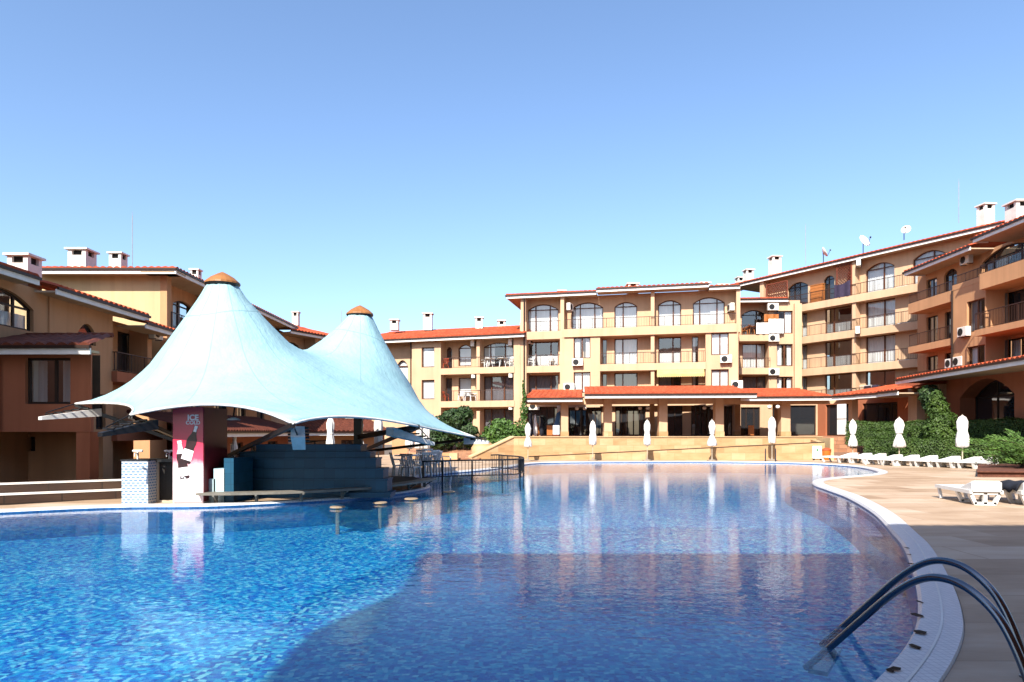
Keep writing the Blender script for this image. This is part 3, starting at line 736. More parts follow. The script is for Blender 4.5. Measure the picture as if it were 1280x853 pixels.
# ------------------------------------------------------------------ ladders
def ladder(W, B, sep, name_label, peak=.66, treads=True):
    W = Vector(W); B = Vector(B); t = thing('pool_ladder', name_label, 'ladder', (B.x, B.y, 0))
    for k in range(2):
        o = Vector(sep) * k
        def at_(u, z): p = W.lerp(B, u) + o; return Vector((p.x, p.y, z))
        key = [at_(-.16, -.28), at_(-.08, -.165), at_(0, -.05), at_(.2, .26), at_(.36, .5), at_(.5, .655), at_(.62, .70), at_(.74, .655), at_(.85, .52), at_(.93, .30), at_(.985, .06), at_(1.0, .0)]
        key = [Vector((p.x, p.y, p.z * peak / .70 if p.z > 0 else p.z)) for p in key]
        path = []
        for i in range(len(key) - 1):
            p0, p1, p2, p3 = key[max(i - 1, 0)], key[i], key[i + 1], key[min(i + 2, len(key) - 1)]
            for q in range(5):
                s = q / 5; path.append(.5 * ((2 * p1) + (p2 - p0) * s + (2 * p0 - 5 * p1 + 4 * p2 - p3) * s * s + (3 * p1 - p0 - 3 * p2 + p3) * s ** 3))
        path.append(key[-1])
        mb = MB(); mb.tube(path, .026, 14); mb.build('rail', M['steel'], t, True)
        q = B + o; mb = MB(); mb.lathe((q.x, q.y, 0), [(.06, 0), (.06, .012), (.03, .02)], 16); mb.build('floor_flange', M['steel'], t)
    if treads:
        S = Vector(sep)
        for u, z in ((-.08, -.28),):
            a = W.lerp(B, u); mb = MB(); mb.bar((a.x, a.y, z), (a.x + S.x, a.y + S.y, z), .14, .035); mb.build('tread', M['steel'], t)
    return t
stl, nt, b = new_mat('brushed_steel'); b.inputs['Base Color'].default_value = c4((.16, .175, .20)); b.inputs['Metallic'].default_value = 1; b.inputs['Roughness'].default_value = .2
bump(nt, b, noise(nt, pos(nt, (6, 6, 60)), 30, 2), .06, .01)
M['steel'] = stl
ladder((2.43, 5.2), (2.98, 3.84), (.39, .58), 'curved steel handrail ladder in shadow at the near right pool edge')
q = at(962, 578); ladder((q.x - .15, 36.0), (q.x + .35, 37.3), (.55, 0), 'small steel ladder at the far pool edge before the stone wall', .68, False)

# ------------------------------------------------------------------ facade kit
def arcz(u, ua, ub, zt, r):
    t = 2 * (u - ua) / (ub - ua) - 1; return zt - r + r * math.sqrt(max(0, 1 - (t * .92) ** 2)) - r * (0) 
class Op:
    def __init__(s, ua, ub, zb, zt, arch=0.0, lay=(.5,), kind='curtain', gl='glassc', solid=0.0, frame='frame'):
        s.ua, s.ub, s.zb, s.zt, s.arch, s.lay, s.kind, s.gl, s.solid, s.frame = ua, ub, zb, zt, arch, lay, kind, gl, solid, frame
    def top(s, u):
        if not s.arch: return s.zt
        t = max(-1, min(1, 2 * (u - s.ua) / (s.ub - s.ua) - 1)); return s.zt - s.arch + s.arch * (1 - t * t)
def wall(mb, fr, w, u0, u1, z0, z1, ops=(), depth=.2, m=0):
    us = sorted({u0, u1} | {x for o in ops for x in (o.ua, o.ub)}); zs = sorted({z0, z1} | {x for o in ops for x in (o.zb, o.zt)})
    us = [x for x in us if u0 <= x <= u1]; zs = [z for z in zs if z0 <= z <= z1]
    for a, b in zip(us, us[1:]):
        for c, d in zip(zs, zs[1:]):
            uc, zc = (a + b) / 2, (c + d) / 2
            if any(o.ua < uc < o.ub and o.zb < zc < o.zt for o in ops): continue
            mb.poly([fr.pt(a, w, c), fr.pt(b, w, c), fr.pt(b, w, d), fr.pt(a, w, d)], m)
    for o in ops:
        e = w - depth
        for u in (o.ua, o.ub): mb.poly([fr.pt(u, w, o.zb), fr.pt(u, e, o.zb), fr.pt(u, e, o.zt - o.arch), fr.pt(u, w, o.zt - o.arch)], m)
        mb.poly([fr.pt(o.ua, w, o.zb), fr.pt(o.ub, w, o.zb), fr.pt(o.ub, e, o.zb), fr.pt(o.ua, e, o.zb)], m)
        n = 10 if o.arch else 1
        for k in range(n):
            a = o.ua + (o.ub - o.ua) * k / n; b = o.ua + (o.ub - o.ua) * (k + 1) / n
            mb.poly([fr.pt(a, w, o.top(a)), fr.pt(b, w, o.top(b)), fr.pt(b, e, o.top(b)), fr.pt(a, e, o.top(a))], m)
            if o.arch: mb.poly([fr.pt(a, w, o.top(a)), fr.pt(b, w, o.top(b)), fr.pt(b, w, o.zt), fr.pt(a, w, o.zt)], m)
def window(fr, w, o, parent, depth=.2, name='window'):
    fw = min(.075, (o.ub - o.ua) * .12); wf = w - depth + .07; wb = w - depth - .01
    mb = MB()
    mb.fbox(fr, o.ua, o.ua + fw, wb, wf, o.zb, o.zt - o.arch); mb.fbox(fr, o.ub - fw, o.ub, wb, wf, o.zb, o.zt - o.arch)
    mb.fbox(fr, o.ua + fw, o.ub - fw, wb, wf, o.zb, o.zb + fw)
    n = 10 if o.arch else 1
    for k in range(n):
        a = o.ua + (o.ub - o.ua) * k / n; b = o.ua + (o.ub - o.ua) * (k + 1) / n
        ta, tb = o.top(a), o.top(b)
        mb.hexa([fr.pt(a, wf, ta - fw), fr.pt(b, wf, tb - fw), fr.pt(b, wb, tb - fw), fr.pt(a, wb, ta - fw), fr.pt(a, wf, ta), fr.pt(b, wf, tb), fr.pt(b, wb, tb), fr.pt(a, wb, ta)])
    if o.arch and o.arch > .15:
        mb.fbox(fr, o.ua + fw, o.ub - fw, wb, wf - .008, o.zt - o.arch - .04, o.zt - o.arch + .03)
    mw = fw * 1.25
    for q in o.lay:
        u = o.ua + (o.ub - o.ua) * q; mb.fbox(fr, u - mw / 2, u + mw / 2, wb, wf - .004, o.zb + fw, o.top(u) - fw)
    if o.solid:   # solid kick panel at the foot of the leaf
        mb.fbox(fr, o.ua + fw, o.ub - fw, wb, wf - .02, o.zb + fw, o.zb + o.solid)
    f = mb.build(name, M[o.frame], parent)
    def panel(wp, inset, zb, zt, ua, ub):
        k = 10 if o.arch else 1; b = []
        for i in range(k + 1):
            u = ua + (ub - ua) * i / k; b.append(fr.pt(u, wp, min(zt, o.top(u) - inset)))
        return [fr.pt(ua, wp, zb), fr.pt(ub, wp, zb)] + b[::-1]
    mb = MB(); mb.poly(panel(w - depth + .035, .02, o.zb + .02, 99, o.ua + .02, o.ub - .02)); mb.build('pane', M[o.gl], f, recalc=False)
    if o.kind in ('curtain', 'blind', 'half', 'left', 'low', 'open'):
        mb = MB(); wc = w - depth - .10
        spans = {'curtain': [(0, 1)], 'blind': [(0, 1)], 'half': [(0, .36), (.70, 1)], 'left': [(0, .55)], 'low': [(0, 1)], 'open': [(0, .22), (.78, 1)]}[o.kind]
        for a, b in spans:
            ua = o.ua + (o.ub - o.ua) * a; ub = o.ua + (o.ub - o.ua) * b
            zt_ = o.zt - .03 if o.kind != 'low' else o.zb + (o.zt - o.zb) * .45
            if o.kind == 'blind':
                mb.poly([fr.pt(ua, wc + .05, o.zb), fr.pt(ub, wc + .05, o.zb), fr.pt(ub, wc + .05, zt_), fr.pt(ua, wc + .05, zt_)])
            else:
                n = max(8, int((ub - ua) / .06)); ph = rnd.random() * 6
                for i in range(n):
                    a1 = ua + (ub - ua) * i / n; b1 = ua + (ub - ua) * (i + 1) / n
                    wa = wc + .014 * math.sin(i * 1.9 + ph); wb_ = wc + .014 * math.sin((i + 1) * 1.9 + ph)
                    mb.poly([fr.pt(a1, wa, o.zb), fr.pt(b1, wb_, o.zb), fr.pt(b1, wb_, zt_), fr.pt(a1, wa, zt_)])
        mb.build('curtain', M['blind' if o.kind == 'blind' else 'curtain'], f, recalc=False)
    # dark room behind
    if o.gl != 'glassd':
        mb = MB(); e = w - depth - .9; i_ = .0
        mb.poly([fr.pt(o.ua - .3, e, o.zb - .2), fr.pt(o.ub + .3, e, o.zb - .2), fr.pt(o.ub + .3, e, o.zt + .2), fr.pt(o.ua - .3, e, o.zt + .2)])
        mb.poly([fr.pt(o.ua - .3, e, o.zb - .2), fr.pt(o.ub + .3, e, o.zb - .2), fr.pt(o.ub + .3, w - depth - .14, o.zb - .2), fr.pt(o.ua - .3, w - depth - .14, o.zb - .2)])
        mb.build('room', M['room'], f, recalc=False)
    return f
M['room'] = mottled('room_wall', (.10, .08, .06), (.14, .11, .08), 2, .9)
def railing(fr, u0, u1, w, zf, parent, h=.95, ends=(), gap=.12, mat='rail', lo=.06):
    mb = MB()
    def run(a, b):
        a = Vector(a); b = Vector(b); mb.bar(a + Vector((0, 0, h)), b + Vector((0, 0, h)), .045, .04); mb.bar(a + Vector((0, 0, lo)), b + Vector((0, 0, lo)), .03, .025)
        n = max(2, int((b - a).length / gap))
        for k in range(n + 1):
            q = a.lerp(b, k / n); s = .013 if k % 9 else .035
            mb.bar(q + Vector((0, 0, lo)), q + Vector((0, 0, h)), s)
    run(fr.pt(u0, w, zf), fr.pt(u1, w, zf))
    for u, wb in ends: run(fr.pt(u, wb, zf), fr.pt(u, w, zf))
    return mb.build('railing', M[mat], parent)
def corr(mb, E0, E1, R0, R1, period=.34, amp=.085, rows=7, thick=.06, m=0):
    """barrel tiles: a rippled sheet from the eave edge E to the ridge edge R"""
    E0, E1, R0, R1 = map(Vector, (E0, E1, R0, R1)); L = (E1 - E0).length; nc = max(4, int(L / period) * 4); base = len(mb.v)
    nrm = (E1 - E0).cross(R0 + R1 - E0 - E1).normalized(); nrm = nrm if nrm.z > 0 else -nrm
    for j in range(rows + 1):
        for i in range(nc + 1):
            s = i / nc; a = E0.lerp(E1, s); b = R0.lerp(R1, s); p = a.lerp(b, j / rows)
            q = abs(math.sin(math.pi * s * int(L / period)))
            mb.v.append(p + nrm * (amp * q * (1 if (R1 - R0).length > .3 else 1 - .8 * j / rows) + (.018 if j % 2 else 0)))
    for j in range(rows):
        for i in range(nc):
            k = base + j * (nc + 1) + i; mb.f.append((k, k + 1, k + nc + 2, k + nc + 1)); mb.m.append(m)
    b2 = len(mb.v)   # visible front lip of the tiles
    for i in range(nc + 1): mb.v.append(E0.lerp(E1, i / nc) - nrm * thick)
    for i in range(nc): mb.f.append((b2 + i, b2 + i + 1, base + i + 1, base + i)); mb.m.append(m)
def ridge_tiles(mb, a, b, r=.10, m=0):
    a = Vector(a); b = Vector(b); n = max(1, int((b - a).length / .4))
    for k in range(n):
        p, q = a.lerp(b, k / n), a.lerp(b, (k + 1.08) / n); mb.tube([p, q], [r, r * .86], 8, m)
def eave(fr, u0, u1, ww, we, z, parent, wr, zr, inset=(0, 0), ends=(1, 1), soff=True, tiles=True):
    """one straight run of eave: tiles, dark gutter, white fascia, plaster soffit"""
    if tiles:
        mb = MB(); corr(mb, fr.pt(u0, we, z + .14), fr.pt(u1, we, z + .14), fr.pt(u0 + inset[0], wr, zr), fr.pt(u1 - inset[1], wr, zr))
        ridge_tiles(mb, fr.pt(u0 + inset[0], wr, zr + .03), fr.pt(u1 - inset[1], wr, zr + .03))
        for s, k in ((0, ends[0]), (1, ends[1])):
            if k and inset[s] > .5: ridge_tiles(mb, fr.pt((u0, u1)[s], we, z + .16), fr.pt(u0 + inset[0] if s == 0 else u1 - inset[1], wr, zr + .03), .085)
        rf = mb.build('roof', M['tile'], parent)
    else: rf = parent
    mb = MB(); mb.fbox(fr, u0, u1, we - .08, we - .01, z - .16, z + .035); fa = mb.build('fascia', M['white'], parent)
    mb = MB(); mb.fbox(fr, u0 - .02, u1 + .02, we - .005, we + .07, z + .02, z + .115); mb.build('gutter', M['gutter'], parent)
    if soff:
        mb = MB(); mb.fbox(fr, u0, u1, ww, we - .085, z - .09, z - .02); mb.build('soffit', M['soffit'], parent)
    return rf
def side_eave(fr, u, wa, wb, z, parent, out):
    """eave returning along the end of a building: out=-1 left end, +1 right end"""
    a, b = (u, u + .07) if out < 0 else (u - .07, u)
    mb = MB(); mb.fbox(fr, a, b, wa, wb, z - .16, z + .035); mb.build('fascia', M['white'], parent)
    a, b = (u - .11, u - .005) if out < 0 else (u + .005, u + .11)
    mb = MB(); mb.fbox(fr, a, b, wa, wb + .1, z + .0, z + .105); mb.build('gutter', M['gutter'], parent)
def slab(fr, u0, u1, w0, w1, zf, parent, mat, below=.42, above=.10, name='balcony_slab'):
    mb = MB(); mb.fbox(fr, u0, u1, w0, w1, zf - below, zf + above); return mb.build(name, M[mat], parent)
def partition(fr, u0, u1, w0, w1, z0, z1, parent, mat):
    mb = MB(); mb.fbox(fr, u0, u1, w0, w1, z0, z1); return mb.build('partition_wall', M[mat], parent)
def drainpipe(fr, u, w, z0, z1, parent):
    mb = MB(); mb.tube([fr.pt(u, w, z0), fr.pt(u, w, z1)], .055, 8); mb.build('drainpipe', M['gutter'], parent)
def chimney(px, py, D, wpx, h, parent, rz=0.0, base=.25):
    """py: top of the cap; white plastered stack with vents under a flat cap"""
    c = pxd(px, D); zt = zy(py, D); s = wpx * D / F * .5 * .82
    mb = MB(); R = Matrix.Rotation(rz, 3, 'Z')
    def bx(mb, x0, x1, y0, y1, z0, z1):
        mb.hexa([c + R @ Vector(p) for p in [(x0, y0, z0), (x1, y0, z0), (x1, y1, z0), (x0, y1, z0), (x0, y0, z1), (x1, y0, z1), (x1, y1, z1), (x0, y1, z1)]])
    bx(mb, -s, s, -s, s, zt - h - base, zt - .38)
    for sx in (-1, 1):
        for sy in (-1, 1): bx(mb, *sorted((sx * s, sx * s * .55)), *sorted((sy * s, sy * s * .55)), zt - .38, zt - .09)
    o = mb.build('chimney', M['chim'], parent)
    mb = MB(); k = s * 1.25; bx(mb, -k, k, -k, k, zt - .088, zt); mb.build('chimney_cap', M['chim'], o)
    mb = MB(); bx(mb, -s * .7, s * .7, -s * .7, s * .7, zt - .379, zt - .092); mb.build('flue', M['dark'], o)
    return o
# ---- air conditioners
def ac_proto():
    r = thing('air_conditioner', '', 'air conditioner')
    mb = MB(); x, z, d = .42, .29, .15
    mb.box(-x, x, -.35, -.05, -z, z); b_ = mb.build('casing', M['acw'], r)
    md = b_.modifiers.new('bev', 'BEVEL'); md.width = .03; md.segments = 2
    mb = MB(); mb.lathe((0, 0, 0), [(.20, 0), (.225, .0), (.225, .012), (.20, .02)], 20)
    me = mb; me.v = [Vector((-.12 + v.x, -.352 - v.z, v.y)) for v in me.v]; g_ = me.build('fan_grille', M['black'], r)
    mb = MB(); mb.lathe((0, 0, 0), [(.20, 0), (.20, .004)], 20); mb.v = [Vector((-.12 + v.x, -.351 - v.z, v.y)) for v in mb.v]; mb.build('fan', M['fan'], r)
    for s in (-.3, .3):
        mb = MB(); mb.bar((s, -.02, -z - .02), (s, -.36, -z - .02), .04); mb.bar((s, -.02, -z - .02), (s, -.02, z * .6), .03); mb.build('bracket', M['black'], r)
    return r
M['fan'] = mottled('dark_fan', (.035, .035, .033), (.07, .07, .065), 12, .6)
ACP = Proto(ac_proto()); AC_G = 'white air conditioners on the facades'
def ac(fr, px, py, w, label, turn=0, scale=None):
    u = fr.U(px, w + .2); q = fr.pt(u, w, fr.Z(px, py, w + .2))
    return ACP.put(q, fr.rot() + turn, label, AC_G, scale)

# ================================================================== centre block
B_C = thing('apartment_building', 'long four storey peach apartment block behind the terrace arcade, straight across the pool', 'building', (9, 56, 0))
fC = Fr(pxd(650, 54)[:2], (.974, -.226)); UC = fC.U; RC = -1.0
LV = [1.3, 4.0, 6.7, 9.4]; EC = 12.35
uL, uR = UC(650), UC(925)
ops = []
A3 = (.27, .73)
K = lambda l: l[rnd.randrange(len(l))]
def op(fr, w, a, b, zb, zt, **k): return Op(fr.U(a, w), fr.U(b, w), zb, zt, **k)
for a, b, lay in ((659, 698, A3), (714.5, 754, A3), (768, 796.5, (.38,)), (822.5, 851.5, (.66,)), (866, 906, (.22, .76))):
    ops.append(op(fC, RC, a, b, 9.45, 11.85 if b - a > 35 else 11.75, arch=.45 if b - a > 35 else .36, lay=lay, kind='curtain'))
for zf, kn in ((6.7, 1), (4.0, 0)):
    ops += [op(fC, RC, 660, 698, zf + .05, zf + 2.15, lay=(.25, .75), kind='low' if kn else 'curtain', gl='glassc' if kn else 'glasst'),
            op(fC, RC, 768, 797, zf + .05, zf + 2.2, lay=(.36,), kind='curtain', gl='glassc' if kn else 'glasst'),
            op(fC, RC, 823, 851.5, zf + .05, zf + 2.2, lay=(.64,), kind='low' if kn else 'left', gl='glassc' if kn else 'glasst'),
            op(fC, RC, 865, 873, zf + .05, zf + 2.2, lay=(), kind='left'), op(fC, RC, 753, 758.5, zf + .05, zf + 2.15, lay=(), kind='none', gl='glassd')]
mb = MB(); wall(mb, fC, RC, uL, uR, 4.0, EC, ops)
# ground floor wall, shaded by the arcade
gops = []
for a, b, z in ((657, 701, 2.35), (711, 752, 2.3), (769, 807, 2.3), (834, 853, 2.3), (864, 893, 2.35), (904, 915, 2.3)):
    gops.append(op(fC, -.4, a, b, TZ + .02, TZ + z, lay=tuple((k + 1) / 5 for k in range(4)) if b - a > 25 else (.5,), kind='none', gl='glassd', frame='darkframe'))
wall(mb, fC, -.4, uL, uR, TZ - .1, 4.02, gops)
mb.fbox(fC, uL, uR, RC, -.4, 3.85, 4.0)
# bays between the balconies
bays = []
for (a, b, wa, wb, c1, c2) in ((700, 750, 717, 738, 'half', 'curtain'), (882, 923, 889, 911, 'blind', 'blind')):
    u0, u1 = UC(a), UC(b); bo = []
    for zf, kd in ((6.7, c1), (4.0, c2)):
        bo.append(op(fC, 0, wa, wb, zf + .62, zf + 2.25, lay=(.5,), kind=kd))
    wall(mb, fC, 0, u0, u1, 3.5, 8.97, bo); bays += bo
    for u in (u0, u1): mb.poly([fC.pt(u, RC, 3.5), fC.pt(u, 0, 3.5), fC.pt(u, 0, 8.97), fC.pt(u, RC, 8.97)])
# piers at the left end, hull
mb.fbox(fC, uL, UC(658), RC, .02, TZ - .1, 9.4 + .9); mb.fbox(fC, uL + .05, UC(657), RC, -.05, 10.3, EC)
mb.fbox(fC, UC(920.5), uR + .02, RC, -.02, 8.98, EC)
for u in (uL, uR): mb.poly([fC.pt(u, -12, 0), fC.pt(u, RC, 0), fC.pt(u, RC, EC), fC.pt(u, -12, EC)])
mb.poly([fC.pt(uL, -12, 0), fC.pt(uR, -12, 0), fC.pt(uR, -12, EC), fC.pt(uL, -12, EC)])
mb.build('wall', M['peach'], B_C)
for o in ops: window(fC, RC, o, B_C)
for o in bays: window(fC, 0, o, B_C)
for o in gops: window(fC, -.4, o, B_C, name='shop_window')
for zf in (4.0, 6.7):
    slab(fC, UC(658), UC(700), RC, -.02, zf, B_C, 'peach'); slab(fC, UC(750), UC(882), RC, .12, zf, B_C, 'peach')
    if zf > 5:
        railing(fC, UC(658), UC(700), -.1, zf + .1, B_C, .85); railing(fC, UC(751), UC(881), .06, zf + .1, B_C, .85)
slab(fC, UC(658), UC(705), RC, .0, 9.4, B_C, 'peach', .5, .12); slab(fC, UC(705), UC(921), RC, .14, 9.4, B_C, 'peach', .42, .2)
railing(fC, UC(658), UC(702), -.06, 9.52, B_C, .8); railing(fC, UC(706), UC(920), .08, 9.6, B_C, .75)
for a, b, z0, z1 in ((700.5, 705, 9.4, EC), (813.5, 818, 9.6, EC), (813.5, 818, 6.8, 9.0), (813.5, 818, 4.1, 6.3), (700.5, 704, 6.8, 8.9)):
    if a > 710 or z0 > 9: partition(fC, UC(a), UC(b), RC, -.02, z0, z1, B_C, 'peach')
# roofs: three runs with steps between
eave(fC, UC(633, .3), UC(745, .3), -1.0, .25, EC - .02, B_C, -6, 13.6, (3.2, 0), (1, 0)); side_eave(fC, UC(633, .3), -9, .25, EC - .02, B_C, -1)
mb = MB(); ue = UC(633, .3); corr(mb, fC.pt(ue, -12.5, EC + .12), fC.pt(ue, .25, EC + .12), fC.pt(ue + 3.2, -7.5, 13.6), fC.pt(ue + 3.2, -6, 13.6)); mb.build('roof', M['tile'], B_C)
mb = MB(); mb.fbox(fC, UC(633, .3) + .08, uL, -9, .16, EC - .1, EC - .04); mb.build('soffit', M['soffit'], B_C)
eave(fC, UC(745.3, .5), UC(886, .5), -1.0, .5, EC + .12, B_C, -6, 13.75)
eave(fC, UC(886.3, .2), UC(925, .2), -1.0, .2, EC - .04, B_C, -6, 13.45, (0, 0), (0, 0))
drainpipe(fC, UC(655.5), .09, 4.2, EC - .1, B_C)
for px, py, D, w, h in ((702, 363.5, 58, 11, .5), (790.5, 355, 58, 15, .8), (880, 354, 57, 14, .8), (902, 356.5, 57, 15, .8)): chimney(px, py, D, w, h, B_C)
# awning
mb = MB(); u0, u1 = UC(821.5), UC(880); zt = 6.27
mb.hexa([fC.pt(u0, .95, zt - .42), fC.pt(u1, .95, zt - .42), fC.pt(u1, .14, zt - .04), fC.pt(u0, .14, zt - .04), fC.pt(u0, .95, zt - .39), fC.pt(u1, .95, zt - .39), fC.pt(u1, .14, zt), fC.pt(u0, .14, zt)])
n = 22
for k in range(n):
    a = u0 + (u1 - u0) * k / n; b = u0 + (u1 - u0) * (k + 1) / n; m_ = (a + b) / 2
    mb.poly([fC.pt(a, .955, zt - .42), fC.pt(b, .955, zt - .42), fC.pt(b, .955, zt - .56), fC.pt(m_, .955, zt - .62), fC.pt(a, .955, zt - .56)])
mb.build('awning', M['yellow'], B_C)
ac(fC, 709, 384, -.1, 'white air conditioner under the eave beside the top left arched window of the middle block', RAD(80))
ac(fC, 722, 453, 0, 'white air conditioner below the window with parted curtains, middle block')
ac(fC, 711.5, 484, -.1, 'white air conditioner standing just over the left end of the arcade tiles')
ac(fC, 907.5, 449, 0, 'white air conditioner between the two white-blinded bay windows')
ac(fC, 921, 481, .02, 'white air conditioner resting just above the arcade tiles, right of the white-blinded bay window')
ac(fC, 917, 384, -.75, 'white air conditioner on the pillar right of the widest top floor arched window', RAD(-75))
for px, py, lb in ((660, 426, 'small white air conditioner in the upper corner of the second floor left balcony, middle block'), (659.5, 464, 'small white air conditioner in the corner over the lower left balcony, middle block')):
    ac(fC, px, py, -1.1, lb, RAD(75))

# ================================================================== set back link between the centre block and the right wing
B_S = thing('apartment_building', 'narrow set back peach block with washing over a balcony, joining middle block and right wing', 'building', (20, 57, 0))
fS = Fr(pxd(922, 55.6)[:2], (1, -.06)); US = fS.U; RS = -.9
ops = [op(fS, RS, 927, 958, 9.45, 11.7, arch=.4, lay=(.62,), kind='none', gl='glassc', frame='darkframe'),
       op(fS, RS, 928, 957.5, 6.75, 8.9, lay=(.62,), kind='curtain', gl='glassc'), op(fS, RS, 928, 958, 4.05, 6.2, lay=(.62,), kind='curtain', gl='glasst')]
o2 = [op(fS, 0, 971, 991, 9.6, 11.45, lay=(.5,), kind='curtain'), op(fS, 0, 971, 991, 6.95, 8.75, lay=(.5,), kind='half'), op(fS, 0, 971, 991, 4.3, 6.1, lay=(.5,), kind='half')]
mb = MB(); wall(mb, fS, RS, -.3, US(962), 3.9, 12.3, ops); wall(mb, fS, 0, US(961), US(1000), 3.9, 12.3, o2)
mb.poly([fS.pt(US(961), RS, 3.9), fS.pt(US(961), 0, 3.9), fS.pt(US(961), 0, 12.3), fS.pt(US(961), RS, 12.3)])
gop = [op(fS, .3, 926, 950, TZ + .02, TZ + 2.3, lay=(.3, .7), kind='none', gl='glassd', frame='darkframe'), op(fS, .3, 988, 1020, TZ + .02, TZ + 2.45, lay=(), kind='none', gl='glassd', frame='darkframe')]
wall(mb, fS, .3, -.3, US(1032, .3), TZ - .1, 4.0, gop); mb.fbox(fS, -.3, US(1032, .3), RS, .3, 3.9, 4.02)
mb.fbox(fS, US(992), US(1001), -.3, .25, 4.0, 12.0)
mb.build('wall', M['peach'], B_S)
for o in ops: window(fS, RS, o, B_S)
for o in o2: window(fS, 0, o, B_S)
for o in gop: window(fS, .3, o, B_S, name='shop_window')
for zf in (6.7, 9.4):
    slab(fS, -.2, US(962), RS, .25, zf, B_S, 'peach'); railing(fS, -.1, US(962), .18, zf + .1, B_S, .8)
slab(fS, -.2, US(962), RS, .1, 4.0, B_S, 'peach'); railing(fS, US(956), US(1000), .4, 4.15, B_S, .8)
for px, py, lb in ((966, 384, 'white air conditioner beside the washing draped over the top balcony'), (967, 423, 'white air conditioner between balcony and curtained window one floor below the washing'), (967, 465, 'white air conditioner two floors below the washing')):
    ac(fS, px, py, .02, lb)
eave(fS, -.35, US(984), RS, .3, 12.3, B_S, -4.5, 13.3, (0, 0), (0, 0)); side_eave(fS, US(984), -4, .3, 12.3, B_S, 1)
t = thing('laundry', 'white sheet and dark clothes hung over the top floor balcony railing', 'washing', tuple(fS.pt(US(960), .3, 9.6)))
mb = MB()
def drape(mb, u0, u1, w, zt, zb, n=14, zs=0.0):
    for i in range(n):
        a = u0 + (u1 - u0) * i / n; b = u0 + (u1 - u0) * (i + 1) / n; wa = w + .05 * math.sin(i * 1.3); wb = w + .05 * math.sin(i * 1.3 + 1.3)
        za = zb + zs * (1 - i / n); zb_ = zb + zs * (1 - (i + 1) / n)
        mb.poly([fS.pt(a, wa, za), fS.pt(b, wb, zb_), fS.pt(b, wb + .02, zt), fS.pt(a, wa + .02, zt)])
drape(mb, US(959), US(978), .34, 10.75, 9.58); drape(mb, US(944), US(959), .32, 10.45, 9.55, 10, .0)
o = mb.build('white_sheet', M['plastic'], t, recalc=False); md = o.modifiers.new('s', 'SOLIDIFY'); md.thickness = .02
mb = MB(); drape(mb, US(954), US(972), .22, 11.15, 10.3, 10); o = mb.build('clothes', M['wood'], t, recalc=False); md = o.modifiers.new('s', 'SOLIDIFY'); md.thickness = .02
mb = MB(); drape(mb, US(966), US(979), .14, 11.3, 10.4, 10); o = mb.build('dark_clothes', M['navy'], t, recalc=False); md = o.modifiers.new('s', 'SOLIDIFY'); md.thickness = .02
mb = MB(); mb.bar(fS.pt(US(944), .28, 10.44), fS.pt(US(979), .28, 10.8), .03); mb.bar(fS.pt(US(944), .28, 9.5), fS.pt(US(944), .28, 10.5), .03); mb.bar(fS.pt(US(979), .18, 9.5), fS.pt(US(979), .18, 11.3), .03); mb.build('drying_frame', M['black'], t)

# ================================================================== right wing
B_R = thing('apartment_building', 'tallest peach wing with five storeys of long balconies and satellite dishes on its roof', 'building', (28, 50, 0))
fR = Fr(pxd(1000, 57)[:2], (.515, -.857)); UR = fR.U; RR = -.68; ER = 15.05
LR = [4.0, 6.7, 9.4, 12.1]
ops = []
for zf, kA, kB in ((4.0, 'low', 'low'), (6.7, 'low', 'curtain'), (9.4, 'low', 'curtain')):
    ops += [op(fR, RR, 1001, 1009, zf + .05, zf + 2.2, lay=(), kind='left', gl='glassc'),
            op(fR, RR, 1031, 1064, zf + .05, zf + 2.25, lay=(.33,), kind=kA, gl='glassr', frame='frame'),
            op(fR, RR, 1082, 1119, zf + .05, zf + 2.25, lay=(.62,), kind=kB, gl='glassr' if zf < 5 else 'glassc')]
    ops.append(op(fR, RR, 1146, 1153, zf + .05, zf + 2.2, lay=(), kind='none', gl='glassd'))
ops += [op(fR, RR, 985, 1010, 12.15, 14.35, arch=.4, lay=(.3,), kind='none', gl='glassd', frame='darkframe'),
        op(fR, RR, 1030, 1043, 12.15, 14.35, arch=.3, lay=(.4,), kind='none', gl='glassd', frame='darkframe'),
        op(fR, RR, 1082, 1118, 12.15, 14.5, arch=.42, lay=(.62,), kind='curtain'), op(fR, RR, 1141, 1183, 12.15, 14.6, arch=.45, lay=(.62,), kind='curtain')]
mb = MB(); u0, u1 = UR(955, RR), UR(1262, RR)
wall(mb, fR, RR, -.2, UR(1160, RR), 3.0, 12.0, [o for o in ops if o.zb < 11])
wall(mb, fR, RR, u0, u1, 12.0, ER, [o for o in ops if o.zb > 11])
mb.fbox(fR, u0, -.2, RR - .02, .6, 11.3, 12.05)
mb.poly([fR.pt(u0, -12, 9), fR.pt(u0, RR, 9), fR.pt(u0, RR, ER), fR.pt(u0, -12, ER)])
mb.fbox(fR, u0 + .1, u0 + .5, RR, 0, 12, ER)
mb.build('wall', M['peach'], B_R)
for o in ops: window(fR, RR, o, B_R)
uw = UR(1160)
for zf in LR[1:]:
    slab(fR, -.25 if zf < 12 else UR(962), uw if zf < 12 else UR(1200), RR, .1, zf, B_R, 'peach', .45, .12)
    railing(fR, -.2 if zf < 12 else UR(985), uw if zf < 12 else UR(1200), .04, zf + .12, B_R, .85)
slab(fR, -.25, uw, RR, .0, 4.0, B_R, 'peach', .4, .1); railing(fR, -.2, uw, .0, 4.15, B_R, .85)
for zf in LR: partition(fR, UR(1065), UR(1065) + .28, RR, -.02, zf + .12, zf + 2.28 if zf < 12 else ER, B_R, 'peach')
partition(fR, UR(1000) - .6, UR(1000) - .2, RR, .05, 4.1, 11.9, B_R, 'cream')
